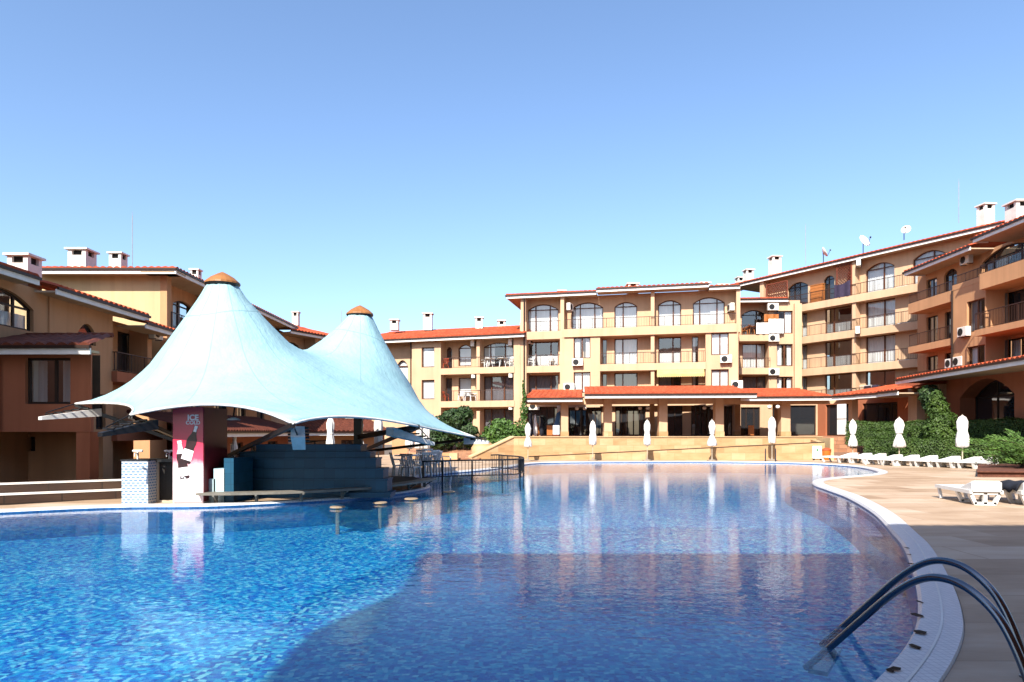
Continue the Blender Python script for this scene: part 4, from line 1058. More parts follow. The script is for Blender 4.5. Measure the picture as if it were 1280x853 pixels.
# big roof with its dark underside showing
eave(fR, UR(914, .25), UR(1252, .25), RR, .25, ER, B_R, -5.5, 16.5, (3, 0), (0, 0)); side_eave(fR, UR(914, .25), -5, .25, ER, B_R, -1)
mb = MB(); ue = UR(914, .25); corr(mb, fR.pt(ue, -12, ER + .14), fR.pt(ue, .25, ER + .14), fR.pt(ue + 3, -6.5, 16.5), fR.pt(ue + 3, -5.5, 16.5)); mb.build('roof', M['tile'], B_R)
mb = MB(); mb.fbox(fR, ue + .08, u0 + .1, -6, .15, ER - .1, ER - .03); mb.build('soffit', M['soffit'], B_R)
for px, py, D, w, h in ((924.5, 347, 66, 11, 1), (935.5, 337.5, 64, 13, 1.4), (968.5, 321, 61, 15, 1.6), (1232, 256, 46, 18, 1.8)): chimney(px, py, D, w * .9, h, B_R, .12)
# roof terrace screens and cupboards
def lattice(px0, px1, w, z0, z1, mat, lbl=None):
    mb = MB(); a, b = fR.U(px0, w), fR.U(px1, w)
    for q in (a, b): mb.bar(fR.pt(q, w, z0), fR.pt(q, w, z1), .08)
    for z in (z0 + .05, z1): mb.bar(fR.pt(a, w, z), fR.pt(b, w, z), .07)
    s = -(z1 - z0)
    while s < b - a:
        for sg in (1, -1):
            p0u, p1u = a + s, a + s + (z1 - z0); c0, c1 = max(p0u, a), min(p1u, b)
            if c1 > c0:
                za = z0 + (c0 - p0u); zb = z0 + (c1 - p0u)
                if sg < 0: za, zb = z1 - (za - z0), z1 - (zb - z0)
                mb.bar(fR.pt(c0, w + .015 * sg, za), fR.pt(c1, w + .015 * sg, zb), .05, .02)
        s += .24
    return mb.build('lattice_screen', M[mat], B_R)
M['redwood'] = mottled('red_wood', (.16, .035, .018), (.24, .06, .03), 5, .6)
lattice(958, 984, .05, 12.0, 14.5, 'redwood'); lattice(1046, 1064, .0, 12.3, 14.8, 'redwood')
t = thing('wooden_cupboard', 'orange slatted wooden cupboard between windows on the roof terrace', 'cupboard', tuple(fR.pt(UR(1022, -.5), -.5, 12.2)))
mb = MB()
for k in range(6): mb.fbox(fR, UR(1014, -.5), UR(1029.5, -.5), -.66, -.36, 12.25 + .24 * k, 12.25 + .24 * k + .22)
mb.build('slats', M['wood'], t); mb = MB(); mb.fbox(fR, UR(1014, -.5) - .04, UR(1029.5, -.5) + .04, -.67, -.33, 13.7, 13.76); mb.build('cupboard_top', M['wood'], t)
t = thing('folded_parasol', 'folded red brown parasol standing at the right of the purple covered balcony corner', 'umbrella', tuple(fR.pt(UR(1063, -.4), -.4, 12.2)))
mb = MB(); q = fR.pt(UR(1062, -.4), -.4, 12.2); mb.lathe(q, [(.06, .5), (.2, .7), (.15, 1.8), (.03, 2.4)], 12, fn=lambda th, i: 1 + .2 * math.cos(6 * th)); mb.build('canopy', M['redwood'], t); mb = MB(); mb.tube([q, q + Vector((0, 0, 2.5))], .025); mb.build('pole', M['pale'], t)
M['purple'] = mottled('purple_cloth', (.03, .022, .05), (.06, .045, .09), 9, .9)
t = thing('covered_furniture', 'dark purple cover draped over the balcony corner below the lattice screen', 'cover', tuple(fR.pt(UR(1055), .1, 12.2)))
mb = MB(); n = 16
for i in range(n):
    a = UR(1044) + (UR(1064) - UR(1044)) * i / n; b = UR(1044) + (UR(1064) - UR(1044)) * (i + 1) / n
    f_ = lambda x: .12 + .04 * math.sin(x * 9); h_ = lambda x: 13.35 + .12 * math.sin(x * 3)
    mb.poly([fR.pt(a, f_(a), 12.25), fR.pt(b, f_(b), 12.25), fR.pt(b, f_(b), h_(b)), fR.pt(a, f_(a), h_(a))])
o = mb.build('cloth', M['purple'], t, recalc=False); md = o.modifiers.new('s', 'SOLIDIFY'); md.thickness = .03
FLN = {12.1: 'roof terrace', 9.4: 'third floor', 6.7: 'second floor', 4.0: 'first floor'}
for px, py, z in ((1075, 328, 12.1), (1016, 383.5, 9.4), (1018, 424, 6.7), (1017.5, 465, 4.0), (1128, 363, 9.4), (1130, 408, 6.7), (1130, 455, 4.0), (1074, 413, 6.7)):
    lb = {1075: 'white air conditioner on the tall wing beside the roof terrace arched window'}.get(px) or ('white air conditioner at the %s end of the tall wing, %s balcony' % ('left' if px < 1050 else 'right' if px > 1100 else 'middle', FLN[z]))
    ac(fR, px, py, RR if px != 1075 and px != 1074 else RR + .7, lb, 0 if px not in (1075, 1074) else RAD(-60))
# satellite dishes
def dish(px, py, D, r, label, az, tilt):
    q = pxd(px, D); zc = zy(py, D); t = thing('satellite_dish', label, 'satellite dish', (q.x, D, zc - r * 1.4)); mb = MB()
    R_ = Matrix.Rotation(az, 3, 'Z') @ Matrix.Rotation(RAD(90) - tilt, 3, 'X')
    mb.lathe((0, 0, 0), [(.02, -.16), (r * .4, -.135), (r * .75, -.07), (r, 0), (r * 1.01, .015), (r * .74, -.05), (r * .4, -.11), (.02, -.135)], 24); c = Vector((q.x, D, zc))
    mb.v = [c + R_ @ v for v in mb.v]; mb.build('reflector', M['chim'], t, True)
    mb = MB(); mb.tube([c + R_ @ Vector((0, -r, 0)), c + R_ @ Vector((0, -.2 * r, r * .95))], .02, 6); mb.tube([c + R_ @ Vector((0, -.2 * r, r * .9)), c + R_ @ Vector((0, -.15 * r, r * 1.1))], .06, 8); mb.build('receiver_arm', M['black'], t)
    mb = MB(); mb.tube([c + R_ @ Vector((0, 0, -.15)), (q.x, D + .25, zc - r * .7), (q.x, D + .25, zc - r * 1.4 - .25)], .035, 6); mb.build('mast', M['black'], t)
dish(1081, 301, 52.6, .50, 'largest white satellite dish on the roof ridge of the tall wing', RAD(25), RAD(25))
dish(1031, 315, 55.5, .42, 'narrow white satellite dish seen nearly edge-on, leftmost on the roof', RAD(72), RAD(25))
dish(1132.5, 287, 49.6, .32, 'small white satellite dish to the right of the largest dish', RAD(-40), RAD(20))
def antenna(px, y0, y1, D, label):
    q = pxd(px, D); t = thing('antenna_mast', label, 'antenna', (q.x, D, zy(y1, D))); mb = MB()
    mb.tube([(q.x, D, zy(y1, D) - .6), (q.x, D, zy(y0, D))], .022, 6); mb.build('pole', M['pole'], t)
    mb = MB(); mb.tube([(q.x, D, zy(y0, D)), (q.x, D, zy(y0, D) + .25)], [.014, .006], 5); mb.build('tip', M['pole'], t)
M['pole'] = mottled('grey_pole', (.30, .32, .35), (.4, .42, .45), 3, .5)

# ================================================================== near right block
B_N = thing('apartment_building', 'terracotta block at right picture edge, its tall projecting bay holding two narrow windows', 'building', (29, 40, 0))
fN = Fr((27.2, 46.6), (0, -1)); UN = fN.U; RN = -1.3; LN = [4.6, 7.3, 10.0]; EN = 12.5
ub0, ub1 = UN(1191), UN(1232); uend = 17.0
ops = []
for zf in LN[:2]:
    ops += [op(fN, RN, 1158, 1172, zf + .05, zf + 2.15, lay=(.5,), kind='half', gl='glasst', frame='darkframe'), op(fN, RN, 1181, 1192, zf + .05, zf + 2.15, lay=(.5,), kind='none', gl='glassd', frame='darkframe')]
ops += [op(fN, RN, 1158, 1171, 10.05, 12.0, lay=(.5,), kind='half', gl='glasst', frame='darkframe'), op(fN, RN, 1180, 1196, 10.05, 12.2, arch=.3, lay=(.5,), kind='none', gl='glassd', frame='darkframe'),
        op(fN, RN, 1228, 1292, 10.05, 12.35, arch=.5, lay=(.2, .74), kind='low', gl='glassc', frame='darkframe')]
for zf in LN[:2]: ops.append(op(fN, RN, 1258, 1292, zf + .05, zf + 2.3, lay=(.62,), kind='none' if zf > 5 else 'half', gl='glassd' if zf > 5 else 'glassc', frame='darkframe'))
mb = MB(); uA = fN.U(1146, RN)
wall(mb, fN, RN, -1.2, uend, 2.5, EN, ops)
bo = [op(fN, 0, 1208.5, 1231, LN[1] + .2, LN[1] + 2.05, lay=(.5,), kind='left', gl='glasst'), op(fN, 0, 1209, 1231, LN[0] + .25, LN[0] + 2.05, lay=(.5,), kind='half', gl='glassc')]
wall(mb, fN, 0, ub0, ub1, 3.0, 10.45, bo)
for u in (ub0, ub1): mb.poly([fN.pt(u, RN, 3), fN.pt(u, 0, 3), fN.pt(u, 0, 10.45), fN.pt(u, RN, 10.45)])
mb.poly([fN.pt(ub0, RN, 10.45), fN.pt(ub1, RN, 10.45), fN.pt(ub1, 0, 10.45), fN.pt(ub0, 0, 10.45)])
mb.poly([fN.pt(-1.2, RN, 2.5), fN.pt(-1.2, -10, 2.5), fN.pt(-1.2, -10, EN), fN.pt(-1.2, RN, EN)]); mb.poly([fN.pt(uend, RN, 2.5), fN.pt(uend, -10, 2.5), fN.pt(uend, -10, EN), fN.pt(uend, RN, EN)])
mb.build('wall', M['orange'], B_N)
for o in ops: window(fN, RN, o, B_N)
for o in bo: window(fN, 0, o, B_N)
for zf, ab in ((LN[0], .2), (LN[1], .1), (LN[2], .35)):
    slab(fN, -.05, ub0, RN, .02, zf, B_N, 'orange', .33, ab); railing(fN, 0, ub0, -.04, zf + ab, B_N, .8 if zf < 9 else .6, mat='rail')
mb = MB(); mb.fbox(fN, ub0 - .02, ub1, -.12, .015, 10.3, 10.62); mb.build('parapet', M['orange'], B_N)
railing(fN, ub0, ub1, -.05, 10.6, B_N, .55)
slab(fN, ub1, uend, RN, .35, LN[2], B_N, 'orange', .25, .65, 'balcony_parapet'); railing(fN, ub1, uend, .3, 10.62, B_N, .5)
for zf in (LN[1], LN[0]):
    slab(fN, ub1 + .15, uend, RN, .75 if zf > 5 else .1, zf, B_N, 'orange', .25, .1)
    if zf > 5: railing(fN, ub1 + .2, uend, .7, zf + .1, B_N, .95, ends=((ub1 + .2, -.1),), mat='rail')
eave(fN, -.3, UN(1213, .1), RN, .15, EN, B_N, -5, 13.9, (2, 0), (1, 0)); side_eave(fN, -.3, -5, .15, EN, B_N, -1)
mb = MB(); corr(mb, fN.pt(-.3, -8, EN + .14), fN.pt(-.3, .15, EN + .14), fN.pt(1.7, -6, 13.9), fN.pt(1.7, -5, 13.9)); mb.build('roof', M['tile'], B_N)
eave(fN, UN(1217, .9), uend + .5, RN, .95, EN + .02, B_N, -5, 14.3, (.0, 0), (0, 0)); side_eave(fN, UN(1217, .9), .1, .95, EN + .02, B_N, -1)
chimney(1273, 253, 41, 24, 1.2, B_N, 0)
drainpipe(fN, ub0 + .02, .06, 4.8, 10.3, B_N)
ac(fN, 1208, 324.5, RN + .3, 'white air conditioner right under the step in the terracotta block roof')
ac(fN, 1205, 415, .0, 'white air conditioner on the bay below its upper narrow window, casting a long shadow')
ac(fN, 1189, 454.5, -.3, 'white air conditioner low behind the arcade tiles at the foot of the terracotta bay')
ac(fN, 1199, 452, -.3, 'white air conditioner tucked beside another right at the arcade tiles, nearer the bay window')
antenna(1198.5, 228, 268, 46.5, 'thin tall pale antenna pole above the right wing roof near the edge')
antenna(1007, 283, 322, 57, 'faint thin antenna pole left of the satellite dishes')

# ================================================================== arcade with tiled lean-to roof
ARC = thing('arcade', 'long tiled arcade roof on square plaster columns along the terrace', 'arcade', (10, 45, TZ))
fA = Fr(pxd(650, 45.6)[:2], (1, -.05))
def lean(fr, u0, u1, we, z, wr, zr, ww=None):
    eave(fr, u0, u1, ww if ww is not None else we - 2.2, we, z, ARC, wr, zr, ends=(0, 0))
zA1 = zy(500, 45); 
fA1 = Fr(pxd(655, 45.4)[:2], (.985, -.10)); lean(fA1, 0, fA1.U(728), 0, zy(499.5, 45.2), -7.3, zy(489, 52.3), -7)
fA2 = Fr(pxd(731, 43.6)[:2], (.995, -.10)); e2 = fA2.U(946); lean(fA2, 0, e2, 0, zy(494.8, 43.4), -6.6, zy(485.3, 50.2), -6.3)
fA3 = Fr(pxd(926, 45.0)[:2], (.99, -.14)); e3 = fA3.U(1040); lean(fA3, 0, e3, 0, zy(498, 44.7), -7.5, zy(488, 52.5), -7)
p3 = fA3.pt(e3, 0, 0); z3 = zy(498, 44.7)
segs = [(1040, 43.9), (1068, 42.6), (1096, 40.9), (1121, 38.6)]
prev = Vector((p3.x, p3.y)); pz = z3
for px, D in segs[1:]:
    q = pxd(px, D).to_2d(); f_ = Fr(prev, q - prev); L = (q - prev).length
    eave(f_, 0, L + .06, -2.5, 0, pz, ARC, -7.2, pz + 1.15, (-.6, -.6), (0, 0)); prev = q; pz = pz + .02
fA4 = Fr(pxd(1119, 40.6)[:2], pxd(1280, 28.4).to_2d() - pxd(1119, 40.6).to_2d()); lean(fA4, 0, 17.5, 0, zy(477.5, 40.6), -4.6, zy(477.5, 40.6) + .85, -4)
# columns: px, depth, mat ; each a shaft, base and the beam above
def column(px, D, w, zt, mat='peach', parent=ARC):
    q = pxd(px, D); h = w / 2
    mb = MB(); mb.box(q.x - h, q.x + h, D - h, D + h, TZ - .01, zt); c = mb.build('column', M[mat], parent)
    mb = MB(); mb.box(q.x - h - .03, q.x + h + .03, D - h - .03, D + h + .03, TZ - .005, TZ + .32); mb.build('column_base', M['wallstone'], c)
for px, D, w in ((705.5, 46.4, .48), (759.5, 45.4, .52), (828, 45.0, .55), (898, 44.8, .55), (980, 46.1, .62), (1066.5, 44.6, .42)):
    column(px, D, w, 3.9)
for px, D, w in ((815, 49.5, .3), (921, 50, .4), (969, 51, .3)): column(px, D, w, 3.9)
column(1150, 40.8, .9, 4.2); column(1178, 38.8, .9, 4.3)
mb = MB()
def beam(a, b, D0, D1, th=.4, z0=3.45, z1=3.88):
    p, q = pxd(a, D0), pxd(b, D1); mb.bar((p.x, p.y, (z0 + z1) / 2), (q.x, q.y, (z0 + z1) / 2), th, z1 - z0)
beam(701, 760, 46.4, 45.6); beam(757, 901, 45.5, 44.8); beam(899, 985, 45.6, 46.1, z1=3.8); beam(976, 1070, 46.1, 44.6, z1=3.75)
beam(655, 702, 46.6, 46.4, .3, 3.5)
mb.build('beam', M['peach'], ARC)
# right-hand ground floor behind the arcade (under the curved roof)
B_G = thing('ground_floor_front', 'shaded orange shop front with wide dark window and arched doorway behind the hedge', 'building', (25, 42, TZ))
fG = Fr(pxd(1022, 51.5)[:2], pxd(1136, 43.2).to_2d() - pxd(1022, 51.5).to_2d())
o1 = [op(fG, 0, 1032, 1062, TZ + .02, 3.6, lay=(.46,), kind='none', gl='glassd', frame='darkframe'), op(fG, 0, 1078, 1131, TZ + .35, 3.55, lay=(.33, .66), kind='none', gl='glassd', frame='darkframe')]
mb = MB(); wall(mb, fG, 0, 0, fG.U(1140), TZ - .1, 4.2, o1)
fG2 = Fr((25.6, 43.4), (0, -1)); o2 = [op(fG2, 0, 1203, 1270, TZ + .02, 4.1, arch=.8, lay=(), kind='none', gl='glassd', frame='darkframe')]
fG2 = Fr((24.6, 43.4), (-.02, -1)); ua, ubb = fG2.U(1200), fG2.U(1268)
oA = Op(ua, ubb, TZ + .02, 4.35, .9, (.42,), 'none', 'glassd', frame='darkframe')
wall(mb, fG2, 0, 0, 16, TZ - .1, 5.0, [oA], .9)
mb.build('wall', M['terra'], B_G)
for o in o1: window(fG, 0, o, B_G, name='shop_window')
window(fG2, 0, oA, B_G, depth=.9, name='arched_doorway')
# white poster on the door, left of the wide window
mb = MB(); u0, u1 = fG.U(1046.5, .02), fG.U(1057.5, .02); mb.fbox(fG, u0, u1, .0, .03, TZ + .1, TZ + 1.2); mb.fbox(fG, u0, u1, .0, .03, TZ + 1.25, TZ + 2.3); mb.build('poster', M['blind'], B_G)

# ================================================================== low block left of centre
B_L = thing('apartment_building', 'lower three storey block with white-blinded windows, between blue canopy and middle block', 'building', (-5, 57, 0))
fL = Fr(pxd(477, 57.6)[:2], (.95, -.30)); UL = fL.U; RL = -1.0; EL = 9.2
ops = [op(fL, RL, 558, 565, 6.75, 8.7, arch=.25, lay=(), kind='none', gl='glassd'), op(fL, RL, 573, 589, 7.05, 8.85, arch=.3, lay=(), kind='blind'), op(fL, RL, 603.5, 642, 6.75, 8.9, arch=.35, lay=(.24, .72), kind='half'),
       op(fL, RL, 557, 565, 4.05, 6.1, lay=(), kind='none', gl='glassd'), op(fL, RL, 573, 589, 4.5, 6.1, lay=(), kind='blind'), op(fL, RL, 604.5, 642, 4.05, 6.15, lay=(.25, .68), kind='curtain', gl='glasst'),
       op(fL, RL, 573.5, 591, 1.4, 3.4, lay=(.5,), kind='curtain', gl='glasst'), op(fL, RL, 604.5, 642, 1.05, 3.5, lay=(.25, .68), kind='curtain', gl='glasst'), op(fL, RL, 556, 566, 1.05, 3.4, lay=(), kind='none', gl='glassd')]
bo = [op(fL, 0, 527, 543, 6.95, 8.6, lay=(), kind='blind'), op(fL, 0, 527, 543, 4.3, 5.9, lay=(), kind='blind')]
ao = [op(fL, -.8, 496, 510, 4.9, 7.7, arch=.5, lay=(), kind='blind', gl='glassc')]
mb = MB(); wall(mb, fL, RL, UL(552, RL) - 1, UL(652, RL), .8, EL, ops); wall(mb, fL, 0, UL(515), UL(551), .5, EL, bo); wall(mb, fL, -.8, UL(440), UL(516), .5, EL, ao)
mb.poly([fL.pt(UL(515), -.8, .5), fL.pt(UL(515), 0, .5), fL.pt(UL(515), 0, EL), fL.pt(UL(515), -.8, EL)])
mb.poly([fL.pt(UL(551), RL, .5), fL.pt(UL(551), 0, .5), fL.pt(UL(551), 0, EL), fL.pt(UL(551), RL, EL)])
mb.fbox(fL, UL(642), UL(650), RL, -.02, .5, EL)
mb.build('wall', M['peach'], B_L)
for o in ops: window(fL, RL, o, B_L)
for o in bo: window(fL, 0, o, B_L)
for o in ao: window(fL, -.8, o, B_L)
for zf in (4.0, 6.7):
    slab(fL, UL(551), UL(643), RL, .04, zf, B_L, 'peach', .4, .1); railing(fL, UL(551.5), UL(642), -.02, zf + .1, B_L, .85)
slab(fL, UL(551), UL(650), RL, .1, 1.0, B_L, 'peach', .9, .06)
for zf in (1.0, 4.0, 6.7): partition(fL, UL(595.5), UL(595.5) + .28, RL, -.02, zf + .08, (zf + 2.28) if zf < 6 else EL, B_L, 'peach')
eave(fL, UL(428, .6), UL(655, .6), -.8, .6, EL, B_L, -5, 10.75, (1.5, 0), (0, 0))
drainpipe(fL, UL(514), .06, .5, EL, B_L)
for px, py, D, w, h in ((493.5, 400, 61, 12, .7), (535, 392, 61, 13, 1.3), (599, 397, 60, 11, .8), (627, 401, 60, 11, .6)): chimney(px, py, D, w, h, B_L)
for px, py, lb in ((593, 429, 'white air conditioner on the dividing wall of the upper left balcony, low block'), (594, 468.5, 'white air conditioner on the dividing wall of the lower left balcony, low block')):
    ac(fL, px, py, -.5, lb, RAD(-75))
for px, py, lb in ((640, 428, 'white air conditioner at the right end of the low block top balcony'), (640.5, 468, 'white air conditioner at the right end of the low block middle balcony'), (640.5, 508, 'white air conditioner at the right end of the low block ground floor porch')):
    ac(fL, px, py, -.5, lb, RAD(-75))
antenna(427, 389, 411, 58, 'thin antenna pole rising behind the red roof between the two canopy peaks')
# corner piece turning towards the left row
fK = Fr((-16.9, 52.2), Vector((fL.pt(UL(440), 0, 0).x, fL.pt(UL(440), 0, 0).y)) - Vector((-16.9, 52.2))); LK = (fL.pt(UL(440), 0, 0).to_2d() - Vector((-16.9, 52.2))).length
ok_ = [Op(.5, 2.1, 6.75, 8.7, .4, (.35,), 'half', 'glasst', frame='darkframe'), Op(3.7, 5.0, 6.75, 8.7, .4, (.5,), 'none', 'glassd', frame='darkframe')]
mb = MB(); wall(mb, fK, -1.2, -2, LK + .5, .0, EL, ok_); mb.fbox(fK, 2.55, 3.1, -1.2, 0, 6.2, EL); mb.build('wall', M['peach'], B_L)
for o in ok_: window(fK, -1.2, o, B_L)
slab(fK, -.5, LK, -1.2, .2, 6.7, B_L, 'peach'); railing(fK, -.4, LK, .12, 6.8, B_L, .85)
eave(fK, -.7, LK + .6, -1.2, .6, EL, B_L, -5, 10.75, (-1.2, .9), (0, 0))
chimney(370, 390, 56, 9, .9, B_L)
q = fK.pt(2.9, .03, 8.2); ACP.put(q, fK.rot() + RAD(70), 'white air conditioner in the shaded corner between the two canopy peaks', AC_G)

# ================================================================== left row
def left_block(name_label, y0, y1, xw, zb, ez, loc): return thing('apartment_building', name_label, 'building', loc)
B_2 = thing('apartment_building', 'taller left block with a sunlit cream end wall and overhanging tiled roof', 'building', (-20, 40, -1))
XW = -17.5
f2 = Fr((XW, 34.5), (0, 1)); U2 = f2.U; E2 = 9.6
o2 = [op(f2, -.9, 216, 243, 6.85, 8.9, arch=.3, lay=(.35,), kind='left', gl='glassc', frame='darkframe')]
for a in (6.5, 9.5, 13): o2.append(Op(a, a + 1.5, 6.85, 8.9, .3, (.5,), 'half', 'glasst', frame='darkframe'))
for zf in (4.2, 1.6):
    for a in (.9, 4.2, 7.5, 11, 14.5): o2.append(Op(a, a + 1.5, zf + .1, zf + 2.1, 0, (.5,), 'none', 'glassd', frame='darkframe'))
mb = MB(); wall(mb, f2, -.9, .0, 20.5, -1, E2 + .05, o2)
mb.box(XW - 8.6, XW, 34.5, 34.75, -1, E2); mb.box(XW - .32, XW + .02, 34.45, 34.9, -1, E2)
for a in (5.2, 8.6, 11.8): mb.fbox(f2, a, a + .3, -.9, 0, 4, E2)
mb.poly([(XW - 5.6, 34.5, -1), (XW - 5.6, 53, -1), (XW - 5.6, 53, E2), (XW - 5.6, 34.5, E2)])
mb.build('wall', M['orange'], B_2)
mb = MB(); mb.box(XW - 8.6, XW - .33, 34.46, 34.498, 4, E2 - .06); mb.build('end_wall', M['cream'], B_2)
for o in o2: window(f2, -.9, o, B_2)
for zf in (4.2, 6.8): slab(f2, .3, 18, -.9, .1, zf, B_2, 'orange'); railing(f2, .35, 18, .05, zf + .1, B_2, .85)
eave(f2, -.8, 18.3, -.9, .85, E2, B_2, -4, 9.98, (3.6, 0), (0, 0))
fE2 = Fr((XW - 6.4, 33.7), (1, 0)); eave(fE2, 0, 7.25, -1, 0, E2, B_2, -3.6, 9.98, (3, 4.85), (0, 0))
chimney(103, 313, 37, 27, 1.3, B_2); chimney(148, 317, 40, 18, 1.2, B_2); chimney(245, 337, 45, 12, 1.0, B_2)
antenna(165.5, 270, 326, 39, 'tall thin antenna pole on the left roof near two white chimneys')

B_1 = thing('apartment_building', 'near left block in shade with arched windows, a terracotta bay and stepped tiled eaves', 'building', (-19, 26, -1))
f1 = Fr((XW, 15), (0, 1)); U1 = f1.U; E1 = 6.8
o1 = [op(f1, 0, -45, 42, 5.25, 6.55, arch=.5, lay=(.36, .74), kind='low', gl='glassc', frame='darkframe'), op(f1, 0, 98, 120, 5.2, 6.05, arch=.4, lay=(), kind='none', gl='glassd', frame='darkframe'),
      op(f1, -1.2, 147, 184, 4.3, 6.4, lay=(.5,), kind='none', gl='glassd', frame='darkframe'),
      op(f1, 0, 120, 132, 1.7, 3.2, lay=(), kind='none', gl='glassd', frame='darkframe')]
y_a, y_b = U1(141), U1(192)
mb = MB(); wall(mb, f1, 0, 4.2, y_a, -1, E1 + .06, [o for o in o1 if o.ub < y_a]); wall(mb, f1, -1.2, y_a - .1, 18.6, -1, E1, [o1[2]])
mb.fbox(f1, y_a - .25, y_a, -1.2, -.002, -1, E1); mb.fbox(f1, y_b, 18.6, -1.2, -.3, 4.2, E1)
mb.fbox(f1, U1(60), U1(66), -.02, .06, 4.2, E1 - .1)
mb.build('wall', M['orange'], B_1)
for o in o1: window(f1, 0 if o is not o1[2] else -1.2, o, B_1)
slab(f1, y_a - .1, 18.6, -1.2, .25, 4.2, B_1, 'terra', .4, .05); railing(f1, y_a, 18.5, .2, 4.25, B_1, .85, ends=((y_a, -1.1),))
slab(f1, y_a - .1, 18.6, -1.2, .25, 1.6, B_1, 'terra', .4, .05)
eave(f1, 4, U1(50, .85), 0, .85, E1 + .12, B_1, -3, 8.1); eave(f1, U1(72, .85), U1(187, .85), 0, .85, E1, B_1, -3, 7.9)
eave(f1, U1(168, .9) + .9, 18.9, -.4, .95, E1 - .35, B_1, -3, 7.5)
chimney(31, 320, 27.5, 31, 1.2, B_1, base=.6)
ac(f1, 195, 417, -.3, 'white air conditioner in shade above the dark left balcony', RAD(0))
SHADET = tile_mat('shade_dark_roof_tile', (.10, .024, .012), (.16, .040, .020), (.26, .075, .038))  # roof tile in darker tones: shade on the bay roof put into its colour
# terracotta bay with its own lean-to roof
mb = MB(); BP = [(-21, 22), (-13.62, 22), (-14.95, 24.3), (-17.5, 26.4), (-21, 26.4)]
fb = Fr((-21, 22), (1, 0)); ob = [op(fb, 0, 31.5, 88, 2.5, 4.0, lay=(.62,), kind='half', gl='glassr', frame='darkframe')]
fbU = fb.U
wall(mb, fb, 0, 0, 7.38, 1.6, 4.35, ob)
for a, b in (((-13.62, 22), (-14.95, 24.3)), ((-14.95, 24.3), (-17.5, 26.4))): mb.poly([(a[0], a[1], 1.6), (b[0], b[1], 1.6), (b[0], b[1], 4.35), (a[0], a[1], 4.35)])
mb.poly([(p[0], p[1], 1.6) for p in BP]); mb.build('bay_wall', M['terra'], B_1)
window(fb, 0, ob[0], B_1)
mb = MB(); q = pxd(108, 22.2); mb.box(q.x - .22, q.x + .22, 22.02, 22.5, -1.02, 1.598); mb.build('porch_post', M['terra'], B_1)
fp = Fr((-21, 24.6), (1, 0)); op_ = [op(fp, 0, 22, 44, .9, 1.42, lay=(), kind='none', gl='glassd', frame='darkframe')]
mb = MB(); wall(mb, fp, 0, 0, 6.2, -1.02, 1.598, op_); mb.build('porch_wall', M['orange'], B_1); window(fp, 0, op_[0], B_1)
mb = MB(); mb.tube([fb.pt(fbU(2), .3, -1), fb.pt(fbU(2), .3, 4.0), fb.pt(fbU(12), .5, 4.2)], .06, 8); mb.build('drainpipe', M['gutter'], B_1)
fbe = Fr((-21, 22), (1, -.02)); bayroof = eave(fbe, 0, 7.75, 0, .5, 4.2, B_1, -2.6, 5.05, (0, 1.2), (0, 0)); bayroof.data.materials[0] = SHADET
mb = MB(); a = fbe.pt(7.75, .5, 4.34); b = Vector((-16.9, 27.5, 4.34)); corr(mb, a, b, Vector((-17.4, 24.6, 5.05)), Vector((-17.5, 26.5, 5.05))); mb.build('roof', SHADET, B_1)
# block before it, left of the picture, whose shadow falls on the bay
B_0 = thing('apartment_building', 'tall terracotta block just outside the left edge of the picture', 'building', (-21, 12, -1))
f0 = Fr((XW - .3, 3), (0, 1)); o0 = [Op(a, a + 1.6, z, z + 1.9, 0, (.5,), 'curtain', 'glasst', frame='darkframe') for a in (1.5, 5.5, 9.5, 13) for z in (1.8, 4.5, 7.2, 9.8)]
mb = MB(); wall(mb, f0, 0, 0, 17.3, -1, 12.3, o0); mb.box(XW - 9, XW - .31, 3, 20.3, -1, 12.3); mb.build('wall', M['terra'], B_0)
for o in o0[:8]: window(f0, 0, o, B_0)
eave(f0, -.8, 17.8, 0, .95, 12.3, B_0, -4.5, 13.8, (4, 4))
# wing behind the photographer: it throws the long shadow over deck and pool
B_H = thing('apartment_building', 'large terracotta wing behind the camera that shades the near pool', 'building', (8, -8, 0))
HT = 14.15
fH = Fr((40, -4.2), (-1, 0)); oH = [Op(a, a + 2, z, z + 1.9, 0, (.5,), 'curtain', 'glassd', frame='darkframe') for a in range(3, 42, 5) for z in (1.0, 3.8, 6.6, 9.4)]
mb = MB(); wall(mb, fH, 0, 0, 45.9, -1, HT - .1, oH); mb.box(-5.9, 40, -14, -4.6, -1, HT - .1); mb.box(-6.5, -5.9, -13, -4.3, 10.6, HT - .1); mb.box(-5.9, 40, -4.6, -4.21, -1, .5)
mb.build('wall', M['terra'], B_H)
for o in oH[::2][:12]: window(fH, 0, o, B_H)
eave(fH, 0, 47.2, 0, .9, HT - .14, B_H, -5, HT + 1.3, (0, 5))
mb = MB(); corr(mb, (-7.2, -14, HT), (-7.2, -3.3, HT), (-2.2, -9.5, HT + 1.3), (-2.2, -9.2, HT + 1.3)); mb.build('roof', M['tile'], B_H)

M['shadetile'] = tile_mat('shaded_roof_tile', (.07, .018, .010), (.11, .028, .015), (.16, .045, .024))  # the red tile darkened, standing in for shade over the pavilion
